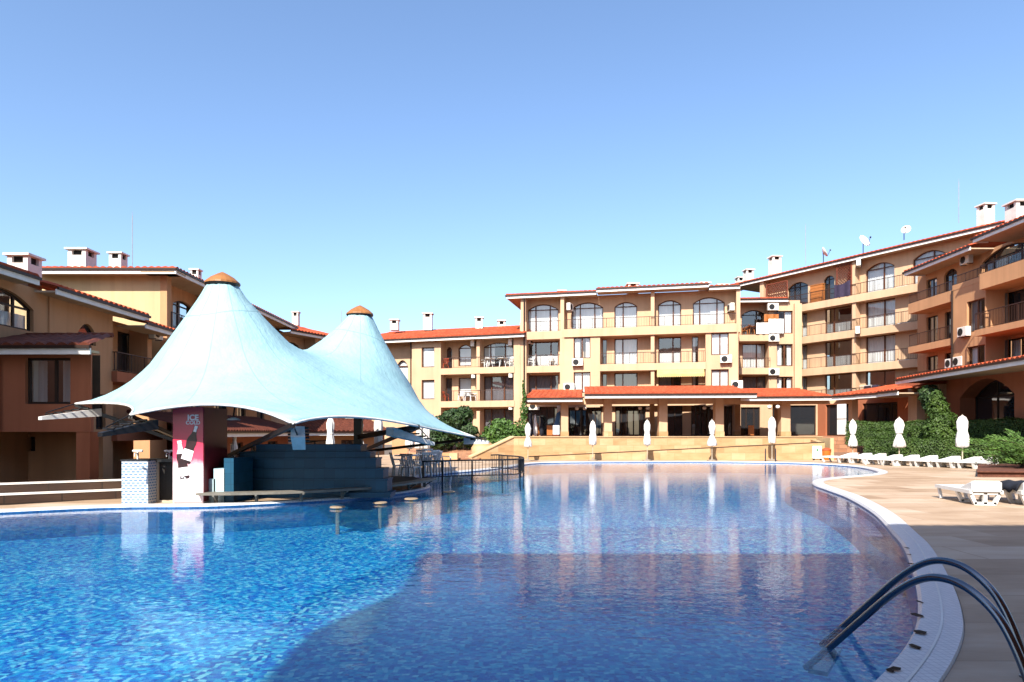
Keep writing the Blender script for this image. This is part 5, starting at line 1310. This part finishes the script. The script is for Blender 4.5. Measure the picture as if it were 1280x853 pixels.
# low pavilion with a tiled roof behind the bar
P_ = thing('pavilion', 'low shaded pavilion with shade-darkened tiled roof and white fascia behind the pool bar', 'pavilion', (-13, 42, -1))
for a, b in (((-14.3, 31), (-14.2, 46.5)), ((-14.2, 46.5), (-9.0, 51.0))):
    f_ = Fr(a, Vector(b) - Vector(a)); L = (Vector(b) - Vector(a)).length
    rf_ = eave(f_, 0, L, -1.2, 0, 1.5, P_, -3.2, 2.5, (0, 0), (0, 0)); rf_.data.materials[0] = M['shadetile']
    oo = [Op(k, k + 1.7, -.9, 1.0, 0, (.5,), 'none', 'glassd', frame='darkframe') for k in np.arange(.5, L - 2, 2.8)]
    mb = MB(); wall(mb, f_, -1.1, 0, L, -1.02, 1.42, oo); mb.build('wall', M['terra'] if L > 10 else M['orange'], P_)
    for o in oo: window(f_, -1.1, o, P_)
fT = Fr((-9.0, 51.0), (.97, -.2)); oT = [Op(1.6, 2.9, .35, 1.15, 0, (.5,), 'none', 'glassd', frame='darkframe')]
mb = MB(); wall(mb, fT, 0, 0, 3.4, -1.02, 1.62, oT); mb.fbox(fT, -.1, 3.4, -4, -.01, 1.5, 1.66); mb.build('wall', M['orange'], P_); window(fT, 0, oT[0], P_)

# ------------------------------------------------------------------ plants
def leaf(mb, c, n, s, el=1.6):
    n = Vector(n)
    if n.length < 1e-3: n = Vector((0, 0, 1))
    n.normalize(); a = n.cross(Vector((rnd.uniform(-1, 1), rnd.uniform(-1, 1), rnd.uniform(-1, 1))))
    if a.length < 1e-3: a = n.cross(Vector((1, 0, 0)))
    a.normalize(); b = n.cross(a); k = s * rnd.uniform(.7, 1.3)
    mb.poly([c - a * k * el * .5, c + b * k * .42 + n * k * .1, c + a * k * el * .5, c - b * k * .42 + n * k * .1])
def rvec():
    while 1:
        v = Vector((rnd.uniform(-1, 1), rnd.uniform(-1, 1), rnd.uniform(-1, 1)))
        if .05 < v.length < 1: return v
def bush(name, label, cat, base, clumps, nleaf, s, mat, trunk=True):
    t = thing(name, label, cat, base)
    mb = MB(); B = Vector(base)
    for c, r in clumps:
        for k in range(int(nleaf * r[0] * r[2] / (clumps[0][1][0] * clumps[0][1][2]))):
            v = rvec(); v = v.normalized() * (v.length ** .45)
            q = B + Vector(c) + Vector((v.x * r[0], v.y * r[1], v.z * r[2])) * (1 + .14 * math.sin(v.x * 9 + c[0] * 5) * math.cos(v.z * 8))
            leaf(mb, q, v + rvec() * .8, s)
    mb.build('crown', M[mat], t, recalc=False)
    if trunk:
        mb = MB()
        for c, r in clumps[:5]:
            e = B + Vector(c); mb.tube([B + Vector((rnd.uniform(-.1, .1), rnd.uniform(-.1, .1), -.02)), B.lerp(e, .5) + rvec() * .12, e], [.07, .05, .02], 6)
        mb.build('trunk', M['bark'], t)
    return t
bush('oleander_tree', 'dark rounded leafy tree beyond the curved railing under the right canopy corner', 'tree', (-3.9, 42, .0),
     [((0, 0, 1.7), (1.2, 1.1, .95)), ((-1.1, .1, 1.5), (.9, .9, .8)), ((1.0, -.1, 1.4), (.9, .9, .8)), ((.3, -.4, 2.35), (.8, .8, .65)), ((.9, .2, 2.6), (.6, .7, .6)), ((-.5, -.5, .95), (.7, .7, .5))], 1500, .16, 'leafd')
bush('shrub', 'bright green rounded shrub standing left of the terrace wall top', 'shrub', (-.75, 42.3, .6),
     [((0, 0, .9), (.95, .9, .9)), ((.65, 0, .85), (.75, .8, .85)), ((-.6, 0, .6), (.65, .7, .6)), ((.1, -.2, 1.35), (.6, .6, .5)), ((.3, -.6, .2), (.8, .6, .5))], 1300, .14, 'leafm')
bush('climbing_vine', 'narrow green vine climbing the pier at the left end of the middle block', 'plant', (.75, 45.2, 1.0),
     [((.0, 0, 1.0), (.30, .35, .9)), ((.05, 0, 2.0), (.26, .3, .7)), ((-.1, 0, .3), (.42, .4, .5)), ((.05, 0, 2.9), (.12, .15, .6)), ((.0, 0, 3.6), (.06, .08, .5))], 420, .12, 'leafm', False)
mb = MB(); t = [o for o in COL.objects if o.name.startswith('climbing_vine')][0]; mb.tube([(.75, 45.25, .9), (.72, 45.3, 2.5), (.78, 45.3, 4.2)], [.04, .03, .012], 6); mb.build('stem', M['bark'], t)
mb = MB(); mb.tube([(.75, 45.25, .9), (.75, 45.25, .3)], .05); mb.build('root', M['bark'], t)
# boulder and small retaining kerb by the shrubs
t = thing('boulder', 'rounded pale brown boulder at the foot of the bright green shrub', 'rock', (-1.65, 40.6, 0))
mb = MB(); mb.lathe((-1.75, 40.9, 0), [(.7, -.02), (.78, .3), (.7, .65), (.45, .95), (.1, 1.05)], 14, fn=lambda th, i: 1 + .12 * math.sin(3 * th + i) + .06 * math.cos(7 * th)); o = mb.build('rock', M['wallstone'], t, True)
t = thing('garden_bank', 'sloping red brown stone bank between dark tree and terrace wall', 'bank', (-4, 43, 0))
mb = MB(); mb.hexa([(-6.2, 39.6, -.02), (-1.9, 39.2, -.02), (.1, 45, -.02), (-7, 47, -.02), (-6.2, 39.6, .04), (-1.9, 39.2, .04), (.1, 45, 1.1), (-7, 47, 1.0)]); mb.build('slope', M['paved'], t)
mb = MB(); mb.bar((-5.9, 39.3, .18), (-3.1, 39.0, .18), .4, .4); mb.build('kerb', M['wallstone'], t)

# clipped hedges: leaf faces over a dark twiggy core
def hedge(label, pts, wd, z0, z1, n, s=.055, lump=.07, mat='hedge'):
    c = Vector((pts[0][0], pts[0][1], z0)); t = thing('hedge', label, 'hedge', c)
    mb = MB(); core = MB(); P = [Vector(p) for p in pts]
    for a, b in zip(P, P[1:]):
        d = (b - a); L = d.length; d.normalize(); nn = Vector((-d.y, d.x))
        cc = [a - nn * wd * .40, b - nn * wd * .40, b + nn * wd * .40, a + nn * wd * .40]
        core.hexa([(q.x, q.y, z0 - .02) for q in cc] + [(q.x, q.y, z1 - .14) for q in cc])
        for k in range(int(n * L)):
            u = rnd.uniform(-.1, L + .1); r = rnd.random(); h = z1 - z0
            wob = lump * (math.sin(u * 1.7 + a.x) * .6 + math.sin(u * 4.1) * .4)
            if r < .40: w, z, nr = -wd * .5 + rnd.gauss(0, .05), z0 + rnd.random() * h, Vector((-nn.x, -nn.y, .2))
            elif r < .85: w, z, nr = rnd.uniform(-.5, .5) * wd, z1 + rnd.gauss(0, .04) + wob, Vector((0, 0, 1))
            else: w, z, nr = wd * .5 + rnd.gauss(0, .05), z0 + rnd.random() * h, Vector((nn.x, nn.y, .2))
            if abs(w) > wd * .42 and z > z1 - .15: w *= .93
            q = a + d * u + nn * w; leaf(mb, Vector((q.x, q.y, z)), nr + rvec() * .9, s)
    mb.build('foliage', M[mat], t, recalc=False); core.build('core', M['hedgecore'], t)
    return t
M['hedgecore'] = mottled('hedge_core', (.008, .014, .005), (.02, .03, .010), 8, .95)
hedge('long low clipped hedge directly behind the row of white loungers', [(19.5, 36.8), (22.2, 33.8), (24.4, 30.6), (26.5, 28.5)], 1.4, -.0, 1.22, 2300)
hedge('short rounded clipped hedge end beside the steps, lower front tier', [(19.9, 37.9), (21.3, 36.6)], 1.3, .0, 1.62, 2600)
hedge('upper clipped hedge left of the ivy column, level with the terrace', [(19.9, 39.9), (23.2, 36.6)], 1.2, TZ - .5, 2.1, 2600)
hedge('upper clipped hedge to the right of the ivy column, partly in shade', [(23.4, 34.6), (25.2, 30.0), (26.4, 28.2)], 1.2, .9, 2.15, 2300)
t = bush('ivy_column', 'tall conical green ivy mass by the column between the two upper hedges', 'plant', (21.95, 34.9, .9),
     [((0, 0, .6), (.85, .8, .8)), ((.1, 0, 1.2), (.72, .7, .7)), ((-.1, 0, 1.85), (.52, .52, .62)), ((-.18, 0, 2.4), (.32, .34, .45)), ((.45, -.1, .3), (.7, .6, .6))], 2600, .085, 'hedge')
bush('ivy_top', 'dark shaded ivy hanging on the column just under the arcade fascia', 'plant', (22.9, 36.9, 3.6),
     [((-.1, .2, .0), (.55, .5, .55)), ((.1, .2, -.5), (.6, .5, .5))], 900, .11, 'leafd', False)
# juniper: feathery sprays on arching branches
t = thing('juniper', 'feathery green juniper spilling over the brick planter at the right edge', 'shrub', (19.8, 26.2, .25))
mb = MB(); br = MB(); B = Vector((20.9, 25.9, .15))
for k in range(210):
    th = rnd.uniform(0, 2 * math.pi); L = rnd.uniform(.9, 2.5); up = rnd.uniform(.15, 1.25) * (1.25 if L < 1.8 else .8)
    d = Vector((math.cos(th) * 1.15, math.sin(th) * .9, 0)); o_ = B + Vector((rnd.uniform(-1.0, 3.4), rnd.uniform(-.7, 1.0), rnd.uniform(0, .25)))
    pts = [o_ + d * L * s + Vector((0, 0, up * L * (1.15 * s - .55 * s * s))) for s in (0, .33, .66, 1)]
    if k % 3 == 0: br.tube(pts, [.03, .02, .012, .004], 5)
    for s in np.linspace(.15, 1, 44):
        i = min(2, int(s * 3)); q = pts[i].lerp(pts[i + 1], s * 3 - i)
        for j in range(5):
            v = (d * .9 + Vector((0, 0, .35)) + rvec() * .8).normalized(); l = rnd.uniform(.08, .20); sd = v.cross(rvec()).normalized() * .010
            q2 = q + rvec() * .10; mb.poly([q2 - sd, q2 + v * l * .6 - sd * .9 + Vector((0, 0, .01)), q2 + v * l, q2 + v * l * .5 + sd * 1.1, q2 + sd])
mb.build('foliage', M['junip'], t, recalc=False); br.build('branch', M['bark'], t)
t = thing('brick_planter', 'low dark brick planter holding the feathery juniper', 'planter', (19.5, 24.3, 0))
mb = MB(); mb.prism([(16.5, 24.1), (26, 22.6), (26, 29), (20.0, 29)], 0, .17); mb.build('planter_wall', M['brickm'], t)
mb = MB(); mb.prism([(16.42, 24.02), (26.05, 22.5), (26.05, 29.1), (19.95, 29.1)], .172, .21); mb.build('planter_edge', M['brickm'], t)
t = thing('planting_bed', 'narrow strip of dark earth below the clipped hedge', 'flower bed', (21, 34, 0))
mb = MB()
for a, b in zip([(19.1, 36.1), (21.6, 33.2), (23.7, 30.0)], [(21.6, 33.2), (23.7, 30.0), (26, 28)]): mb.bar((a[0], a[1], .06), (b[0], b[1], .06), .9, .14)
mb.build('soil', M['earth'], t)

# ------------------------------------------------------------------ poolside objects
def umbrella(p=0):
    r = thing('closed_umbrella', '', 'umbrella')
    mb = MB(); ph_ = p * 1.3; f = lambda th, i: 1 + (.17 if 0 < i < 7 else .05) * math.cos((8 - p) * th + .35 * i + ph_) + .08 * math.sin(2 * th + i * .9 + ph_)
    mb.lathe((0, 0, 0), [[(.10, .84), (.19, .92), (.185, 1.15), (.135, 1.42), (.115, 1.6), (.15, 1.75), (.155, 1.98), (.11, 2.16), (.03, 2.25)], [(.15, .80), (.24, .86), (.20, 1.1), (.12, 1.32), (.085, 1.45), (.14, 1.66), (.17, 1.9), (.13, 2.12), (.03, 2.25)], [(.12, .88), (.17, .93), (.175, 1.2), (.16, 1.42), (.14, 1.58), (.16, 1.75), (.15, 2.0), (.10, 2.18), (.03, 2.25)]][p], 32, fn=f)
    c = mb.build('canopy', M['cloth'], r, True)
    mb = MB(); mb.lathe((0, 0, 0), [(.135, 1.50), (.14, 1.505), (.14, 1.54), (.135, 1.545)], 16); mb.build('strap', M['cloth'], c)
    mb = MB(); mb.tube([(0, 0, 0), (0, 0, 2.2)], .021, 8); mb.build('pole', M['pale'], r)
    mb = MB(); mb.tube([(0, 0, 2.2), (0, 0, 2.31)], [.025, .012], 8); mb.build('finial', M['pale'], r)
    mb = MB(); mb.lathe((0, 0, 0), [(.26, 0), (.26, .05), (.06, .09), (.04, .22)], 16); mb.build('base', M['umbbase'], r)
    return r
M['umbbase'] = mottled('umbrella_base', (.30, .24, .18), (.40, .33, .25), 4, .8)
UPS = [Proto(umbrella(k)) for k in range(3)]; ucount = 0; UG = 'closed white umbrellas round the pool'
for px, D, lb, sc_ in ((660, 37.3, 'closed white umbrella before the far wall, nearest the railing', .93), (741, 37.4, 'closed white umbrella in front of far wall below the second arcade bay from the left', .98),
                   (809, 37.4, 'closed white umbrella at the middle of the far wall', 1.0), (890, 37.3, 'closed white umbrella before the far wall, next left of the small ladder one', 1.0), (965, 37.5, 'closed white umbrella rising right behind the small far ladder', 1.08),
                   (1066, 36.2, 'closed white umbrella at the left end of the lounger row, beside the steps', 1.0), (1124, 33.6, 'pinched white umbrella midway along the lounger row before the hedge', 1.02), (1203, 30.2, 'widest closed white umbrella, right end of the lounger row', 1.0),
                   (413, 30, 'closed white umbrella showing above the dark stepped bar wall', 1.0), (449, 31.5, 'closed umbrella half hidden by the black canopy post', 1.0), (473, 28.8, 'closed white umbrella just right of the stepped bar wall', 1.0),
                   (512, 31, 'closed umbrella leftmost of three behind the white plastic chairs', .97), (524, 33, 'closed umbrella in the middle of three behind the white plastic chairs', .95), (533, 32, 'closed umbrella rightmost of three behind the white plastic chairs', .9), (293, 36, 'closed white umbrella far back between red column and stepped wall', .72)):
    zs = sc_ if px not in (1203,) else 1.03
    ucount += 1; UP = UPS[1] if px in (1066, 1124) else UPS[2] if px == 1203 else UPS[ucount % 3]
    UP.put((*pxd(px, D).to_2d(), 0), rnd.random() * 6, lb, UG, (sc_ * (1.35 if px == 1203 else 1.15 if px == 1124 else 1.0),) * 2 + (zs,))

# loungers
def lounger():
    r = thing('sun_lounger', '', 'sun lounger')
    W = .33; z0 = .34
    def slat(mb, x0, x1, za, zb, th=.04):
        mb.hexa([(x0, -W, za - th), (x1, -W, zb - th), (x1, W, zb - th), (x0, W, za - th), (x0, -W, za), (x1, -W, zb), (x1, W, zb), (x0, W, za)])
    mb = MB()
    for s in (-1, 1): mb.hexa([(0, s * W - .03, z0 - .07), (1.9, s * W - .03, z0 - .07), (1.9, s * W + .03, z0 - .07), (0, s * W + .03, z0 - .07), (0, s * W - .03, z0 + .015), (1.9, s * W - .03, z0 + .015), (1.9, s * W + .03, z0 + .015), (0, s * W + .03, z0 + .015)])
    mb.box(0, .06, -W + .03, W - .03, z0 - .07, z0 + .01); mb.build('frame', M['plastic'], r)
    mb = MB()
    for k in range(9): x = .08 + k * .125; slat(mb, x, x + .105, z0 + .006, z0 + .006, .03)
    mb.build('seat', M['plastic'], r)
    # raised back: a moulded wedge with rounded upper corners and a closed head end
    mb = MB(); n = 8; P = []
    for k in range(n + 1):
        t_ = k / n; x = 1.18 + .72 * t_; zt = z0 + .03 + .21 * min(1, t_ * 1.08); P.append((x, zt, z0 - .02, W * (1 - .02 * t_)))
    for (xa, za, ba, wa), (xb, zb_, bb, wb) in zip(P, P[1:]):
        prof = lambda x, zt, w: [(x, -w, zt - .045), (x, -w + .06, zt), (x, w - .06, zt), (x, w, zt - .045)]
        A, B_ = prof(xa, za, wa), prof(xb, zb_, wb)
        for q in range(3): mb.poly([A[q], A[q + 1], B_[q + 1], B_[q]])
        for s_ in (0, 3): mb.poly([A[s_], B_[s_], (xb, B_[s_][1], bb), (xa, A[s_][1], ba)])
    x, zt, b_, w = P[-1]; mb.poly([(x, -w, b_), (x, -w, zt - .045), (x, -w + .06, zt), (x, w - .06, zt), (x, w, zt - .045), (x, w, b_)])
    o = mb.build('backrest', M['plastic'], r)
    for x in (1.15, 1.80):   # moulded trestles with two openings
        mb = MB(); h = z0 - .06; s_ = W * .95; q = W * .62
        for a, b in ((-s_, -q), (0, 0), (s_, q)): mb.bar((x, a, h), (x, b, .02), .10, .075)
        mb.bar((x, -q - .03, .035), (x, q + .03, .035), .10, .07); mb.bar((x, -s_, h), (x, s_, h), .10, .06); mb.build('leg', M['plastic'], r)
    for s_ in (-1, 1):
        mb = MB(); mb.bar((.10, s_ * (W - .03), z0 - .06), (.24, s_ * (W - .03), .0), .06, .075); mb.build('leg', M['plastic'], r)
    return r
LP_ = Proto(lounger()); LG = 'white plastic sun loungers'
def put_l(foot, ang, lb, s=.92): LP_.put((foot[0], foot[1], 0), ang, lb, LG, s)
put_l((10.62, 16.5), RAD(-100), 'whole white plastic lounger standing alone on the sunny deck at right')
put_l((11.6, 16.3), RAD(-100), 'white plastic lounger cut by the right picture edge, dark cloth over it')
t = thing('dark_towel', 'black rumpled cloth draped over the lounger at the right picture edge', 'cloth', (12.1, 15.4, .36))
mb = MB(); nx, ny = 22, 16; g = {}
ca, sa = math.cos(RAD(-100)), math.sin(RAD(-100))
for i in range(nx + 1):
    for j in range(ny + 1):
        u = .45 + 1.25 * i / nx; v_ = -.42 + .84 * j / ny
        z = .36 + (.17 * max(0, (u - 1.2)) / .7 if u > 1.2 else 0) + .10 * math.exp(-((u - 1.0) / .35) ** 2) + .035 * math.sin(u * 19 + v_ * 7) * math.cos(v_ * 15) + .03
        if abs(v_) > .35: z -= (abs(v_) - .35) * 2.4
        g[i, j] = len(mb.v); mb.v.append(Vector((11.6 + ca * u - sa * v_, 16.3 + sa * u + ca * v_, z)))
for i in range(nx):
    for j in range(ny): mb.f.append((g[i, j], g[i + 1, j], g[i + 1, j + 1], g[i, j + 1])); mb.m.append(0)
o = mb.build('cloth', M['navy'], t, True, recalc=False); md = o.modifiers.new('s', 'SOLIDIFY'); md.thickness = .02
far = [(1030, 577.5, 'far lounger nearest the orange bin, leftmost of the row'), (1049, 578, 'second far lounger from the orange bin'), (1062, 578.5, 'far lounger next left of the gap at the left umbrella'), (1083, 580.5, 'far lounger just left of the pinched umbrella'),
       (1101, 581, 'far lounger whose head lies under the pinched umbrella'), (1122, 582, 'far lounger just right of the pinched umbrella'), (1148, 583, 'far lounger next left of the widest umbrella'), (1172, 584, 'far lounger directly under the widest umbrella'), (1190, 584.5, 'rightmost far lounger, almost touching the juniper')]
for px, py, lb in far:
    p = at(px, py, 0); put_l((p.x, p.y), RAD(-62) + rnd.uniform(-.1, .1), lb + ', white plastic')

# info box and bin by the far wall
t = thing('info_board', 'white standing board with a small green emblem beside the orange bin', 'sign', (*at(1021, 575.5).to_2d(), 0))
p = at(1021, 575.5)
mb = MB(); mb.box(p.x - .25, p.x + .25, p.y - .06, p.y + .06, .1, .80); mb.build('panel', M['bluew'], t)
mb = MB(); [mb.box(p.x + s - .03, p.x + s + .03, p.y - .12, p.y + .12, 0, .1) for s in (-.2, .2)]; mb.build('foot', M['black'], t)
gm = mottled('green_emblem', (.04, .25, .06), (.06, .32, .09), 4, .5)
mb = MB(); mb.lathe((0, 0, 0), [(.06, 0), (.06, .01)], 12); mb.v = [Vector((p.x + v.x, p.y - .062 - v.z, .58 + v.y)) for v in mb.v]; mb.build('emblem', gm, t)
t = thing('waste_bin', 'orange red waste bin between the white board and the wall end', 'bin', (*at(1032, 575.5).to_2d(), 0)); p = at(1033, 575.5)
mb = MB(); mb.lathe((p.x, p.y, 0), [(.19, 0), (.24, .55), (.25, .56)], 16); mb.build('bin_body', M['orangep'], t, False)
mb = MB(); mb.lathe((p.x, p.y, 0), [(.26, .565), (.25, .62), (.1, .70)], 16); mb.build('lid', M['red'], t)

# white plastic chairs and tables behind the railing
def chair():
    r = thing('plastic_chair', '', 'chair')
    mb = MB(); mb.hexa([(-.22, -.22, .40), (.22, -.22, .42), (.22, .22, .42), (-.22, .22, .40), (-.22, -.22, .43), (.22, -.22, .45), (.22, .22, .45), (-.22, .22, .43)]); mb.build('seat', M['plastic'], r)
    mb = MB()
    for k in range(5):
        y = -.19 + k * .085; mb.bar((-.22, y, .43), (-.33, y, .84), .06, .025)
    mb.bar((-.33, -.23, .85), (-.33, .23, .85), .05, .06); mb.build('backrest', M['plastic'], r)
    for s in (-1, 1):
        mb = MB(); mb.bar((-.30, s * .25, .64), (.2, s * .25, .62), .06, .03); mb.bar((.2, s * .25, .62), (.22, s * .22, .43), .05, .03); mb.build('armrest', M['plastic'], r)
        for x in (-.2, .2): mb = MB(); mb.bar((x, s * .2, .42), (x * 1.25, s * .24, 0), .05, .045); mb.build('leg', M['plastic'], r)
    return r
def table():
    r = thing('plastic_table', '', 'table'); mb = MB(); mb.lathe((0, 0, 0), [(.44, .69), (.46, .70), (.46, .72), (.44, .73)], 20); mb.build('tabletop', M['plastic'], r)
    for k in range(4): a = k * math.pi / 2 + .78; mb = MB(); mb.bar((math.cos(a) * .2, math.sin(a) * .2, .69), (math.cos(a) * .36, math.sin(a) * .36, 0), .05, .05); mb.build('leg', M['plastic'], r)
    return r
CH = Proto(chair()); TB = Proto(table()); CG = 'white plastic chairs behind the pool railing'
for px, py, a, lb in ((500, 597, .3, 'white plastic chair closest to the stepped wall'), (514, 600, 1.2, 'white plastic chair at the left end of the railing, in front'), (528, 596, 2.2, 'white plastic chair just behind the railing end'),
                      (540, 593, 3.0, 'white plastic chair by the railing, right of the table'), (553, 591, -.6, 'white plastic chair further along behind the railing bars'), (520, 590, 4.2, 'white plastic chair at the back of the table group, left'), (537, 588, 5.1, 'white plastic chair at the back of the table group, right')):
    p = at(px, py); CH.put((p.x, p.y, 0), a, lb, CG)
for px, py, lb in ((508, 593, 'round white plastic table nearer the stepped wall'), (531, 591.5, 'round white plastic table amid chairs behind the railing')): p = at(px, py); TB.put((p.x, p.y, 0), 0, lb, 'white plastic tables')
# yellow cushioned bench by the kerb
# balcony furniture
for px, w, z, fr_, a, lb in ((612, -.48, 6.82, fL, 0, 'white table on the top right balcony of the low block'), (628, -.48, 6.82, fL, 0, 'white table at right on the top balcony of the low block'), (585, -.48, 4.12, fL, 0, 'white table on the middle balcony of the low block, behind railing')):
    u = fr_.U(px, w); TB.put(tuple(fr_.pt(u, w, z)), 0, lb, 'white plastic tables')
for px, w, z, fr_, a, lb in ((605, -.6, 6.8, fL, 2.5, 'white chair at the left of the top right balcony, low block'), (637, -.6, 6.8, fL, 4, 'white chair at the right end of the top balcony, low block'), (577, -.6, 4.1, fL, 4.5, 'white chair on the middle balcony of the low block, left of the table'), (592, -.6, 4.1, fL, 3, 'white chair beside the dividing wall on the middle balcony, low block'),
                         (664, -.7, 6.8, fC, 3, 'white chair on the second floor left balcony of the middle block'), (690, -.7, 6.8, fC, 5, 'white chair at the right of the second floor left balcony, middle block')):
    u = fr_.U(px, w); CH.put(tuple(fr_.pt(u, w, z)), a, lb, 'white chairs on the balconies')
RCH = dup(CH.root, tuple(fL.pt(fL.U(556, -.6), -.6, 6.8)), 2.0, 'red chair on the top balcony of the low block, left end', 'red balcony chairs')
def recolour(r, m):
    for c in r.children:
        c.data = c.data.copy(); c.data.materials[0] = m
recolour(RCH, M['red']); dup(RCH, tuple(fL.pt(fL.U(556, -.6), -.6, 4.1)), 1.0, 'red chair on the middle balcony of the low block, left end')
rr = dup(CH.root, tuple(fS.pt(US(934), -.4, 9.5)), 2.4, 'wooden chair on the balcony left of the hanging washing', 'balcony furniture'); recolour(rr, M['wood'])
rt = dup(TB.root, tuple(fS.pt(US(940), -.3, 9.5)), 0, 'wooden table on the balcony left of the hanging washing', 'balcony furniture'); recolour(rt, M['wood'])
# drying rack on the first floor of the right wing
t = thing('drying_rack', 'drying rack with grey clothes on the first floor balcony of the tall wing', 'drying rack', tuple(fR.pt(UR(1080), -.5, 4.1)))
mb = MB(); u0, u1 = UR(1074), UR(1088)
for k in range(6): w = -.5 + .08 * k; mb.tube([fR.pt(u0, w, 5.15), fR.pt(u1, w, 5.15)], .015, 5)
for u in (u0, u1): mb.bar(fR.pt(u, -.6, 4.1), fR.pt(u, -.05, 5.2), .03); mb.bar(fR.pt(u, -.05, 4.1), fR.pt(u, -.6, 5.2), .03)
mb.build('rack_frame', M['steelw'], t)
mb = MB()
for k in range(4):
    a = u0 + .1 + k * .33; w = -.5 + .1 * k; mb.fbox(fR, a, a + .28, w - .015, w + .015, 4.45 + .1 * (k % 2), 5.17)
mb.build('clothes', M['purple'], t)

# street lamps on the terrace
def lamp():
    r = thing('street_lamp', '', 'street lamp')
    mb = MB(); mb.lathe((0, 0, 0), [(.12, 0), (.12, .1), (.055, .22), (.04, .5), (.035, 2.1)], 12); mb.bar((-.27, 0, 2.08), (.27, 0, 2.08), .035); mb.build('pole', M['black'], r)
    for s in (-1, 1):
        mb = MB(); mb.lathe((s * .27, 0, 2.1), [(.06, 0), (.12, .06), (.135, .14), (.11, .22), (.04, .27)], 14); g_ = mb.build('lamp_globe', M['globe'], r, True)
        mb = MB(); mb.lathe((s * .27, 0, 2.08), [(.07, 0), (.07, .03)], 10); mb.build('globe_cup', M['black'], g_)
    return r
SL = Proto(lamp())
for px, D, lb in ((726, 47.2, 'double globe lamp post in the arcade bay with curtained doors, leftmost'), (805, 46.5, 'double globe lamp post second from left, just left of a column'), (885.5, 46.3, 'double globe lamp post third from left'), (967, 44.2, 'double globe lamp post standing in front of a shaded wall, rightmost')):
    SL.put((*pxd(px, D).to_2d(), TZ), 0, lb, 'double globe lamp posts along the arcade', (1, 1, .86))
# things standing in the left arcade bay
t = thing('drinks_cooler', 'white and blue drinks cooler on the terrace in the left arcade bay', 'cooler', (*pxd(695, 47).to_2d(), TZ)); q = pxd(695, 47)
mb = MB(); mb.box(q.x - .22, q.x + .22, 46.8, 47.3, TZ + .12, TZ + .75); mb.build('cabinet', M['bluew'], t)
mb = MB(); mb.hexa([(q.x - .15, 46.95, TZ + .751), (q.x + .22, 46.95, TZ + .751), (q.x + .22, 47.3, TZ + .751), (q.x - .15, 47.3, TZ + .751), (q.x + .05, 46.95, TZ + 1.6), (q.x + .3, 46.95, TZ + 1.75), (q.x + .3, 47.3, TZ + 1.75), (q.x + .05, 47.3, TZ + 1.6)])
mb.build('header', mottled('blue_header', (.02, .08, .2), (.03, .12, .28), 3, .4), t); mb = MB(); mb.box(q.x - .2, q.x + .2, 46.85, 47.28, TZ, TZ + .12); mb.build('plinth', M['redwood'], t)
for px, lb in ((687, 'orange wooden menu board left of the drinks cooler'), (938, 'orange wooden board standing in the arcade bay left of the lamp post')):
    t = thing('menu_board', lb, 'sign', (*pxd(px, 47.4).to_2d(), TZ)); q = pxd(px, 47.4); mb = MB()
    mb.bar((q.x, 47.25, TZ + .52), (q.x, 47.25, TZ + .52 + .001), .01); mb.box(q.x - .2, q.x + .2, 47.25, 47.3, TZ + .05, TZ + .75); mb.build('board', M['wood'], t)
    mb = MB(); [mb.bar((q.x + s, 47.33, TZ), (q.x + s, 47.32, TZ + .75), .04) for s in (-.17, .17)]; mb.build('leg', M['redwood'], t)
t = thing('parasol_stack', 'bundle of dark and white folded parasols leaning behind the vine', 'umbrella', (*pxd(669, 47).to_2d(), TZ))
for k, (px, mt, h) in enumerate(((664, 'navy', 1.6), (669, 'plastic', 1.5), (677, 'navy', 1.35), (672, 'wood', .9))):
    q = pxd(px, 47 + .15 * k, ); mb = MB(); mb.lathe((q.x, q.y, TZ), [(.05, 0), (.12, .2), (.10, h * .6), (.02, h)], 12, fn=lambda th, i: 1 + .2 * math.cos(5 * th)); mb.build('folded_parasol', M[mt], t)
# indoor curtain patch and wall lamps
ac(fC, 668, 508, -.38, 'white air conditioner in the dark upper left of the left arcade bay'); ac(fC, 697, 512, -.3, 'tall white unit seen end on near the first arcade column', RAD(80))
# leaves that have blown onto the white coping
lm = mottled('dry_leaf', (.03, .015, .008), (.07, .035, .015), 20, .9)
for k, (px, py) in enumerate(((1133, 685), (1136, 693), (1141, 705), (1149, 752), (1146, 769), (1118, 836), (1112, 838), (1144, 808), (1150, 790))):
    p = at(px, py, .03); mb = MB(); r_ = .02 + rnd.random() * .025
    mb.poly([(p.x + r_ * rnd.uniform(.6, 1.6) * math.cos(a), p.y + r_ * 1.5 * rnd.uniform(.6, 1.3) * math.sin(a), .027 + rnd.random() * .01) for a in (0, 1.1, 2.2, 3.3, 4.3, 5.3)])
    tag(mb.build('dry_leaf', lm, recalc=False), 'small dark dry leaf lying on the shaded white coping', 'leaf', 'dry leaves on the coping')
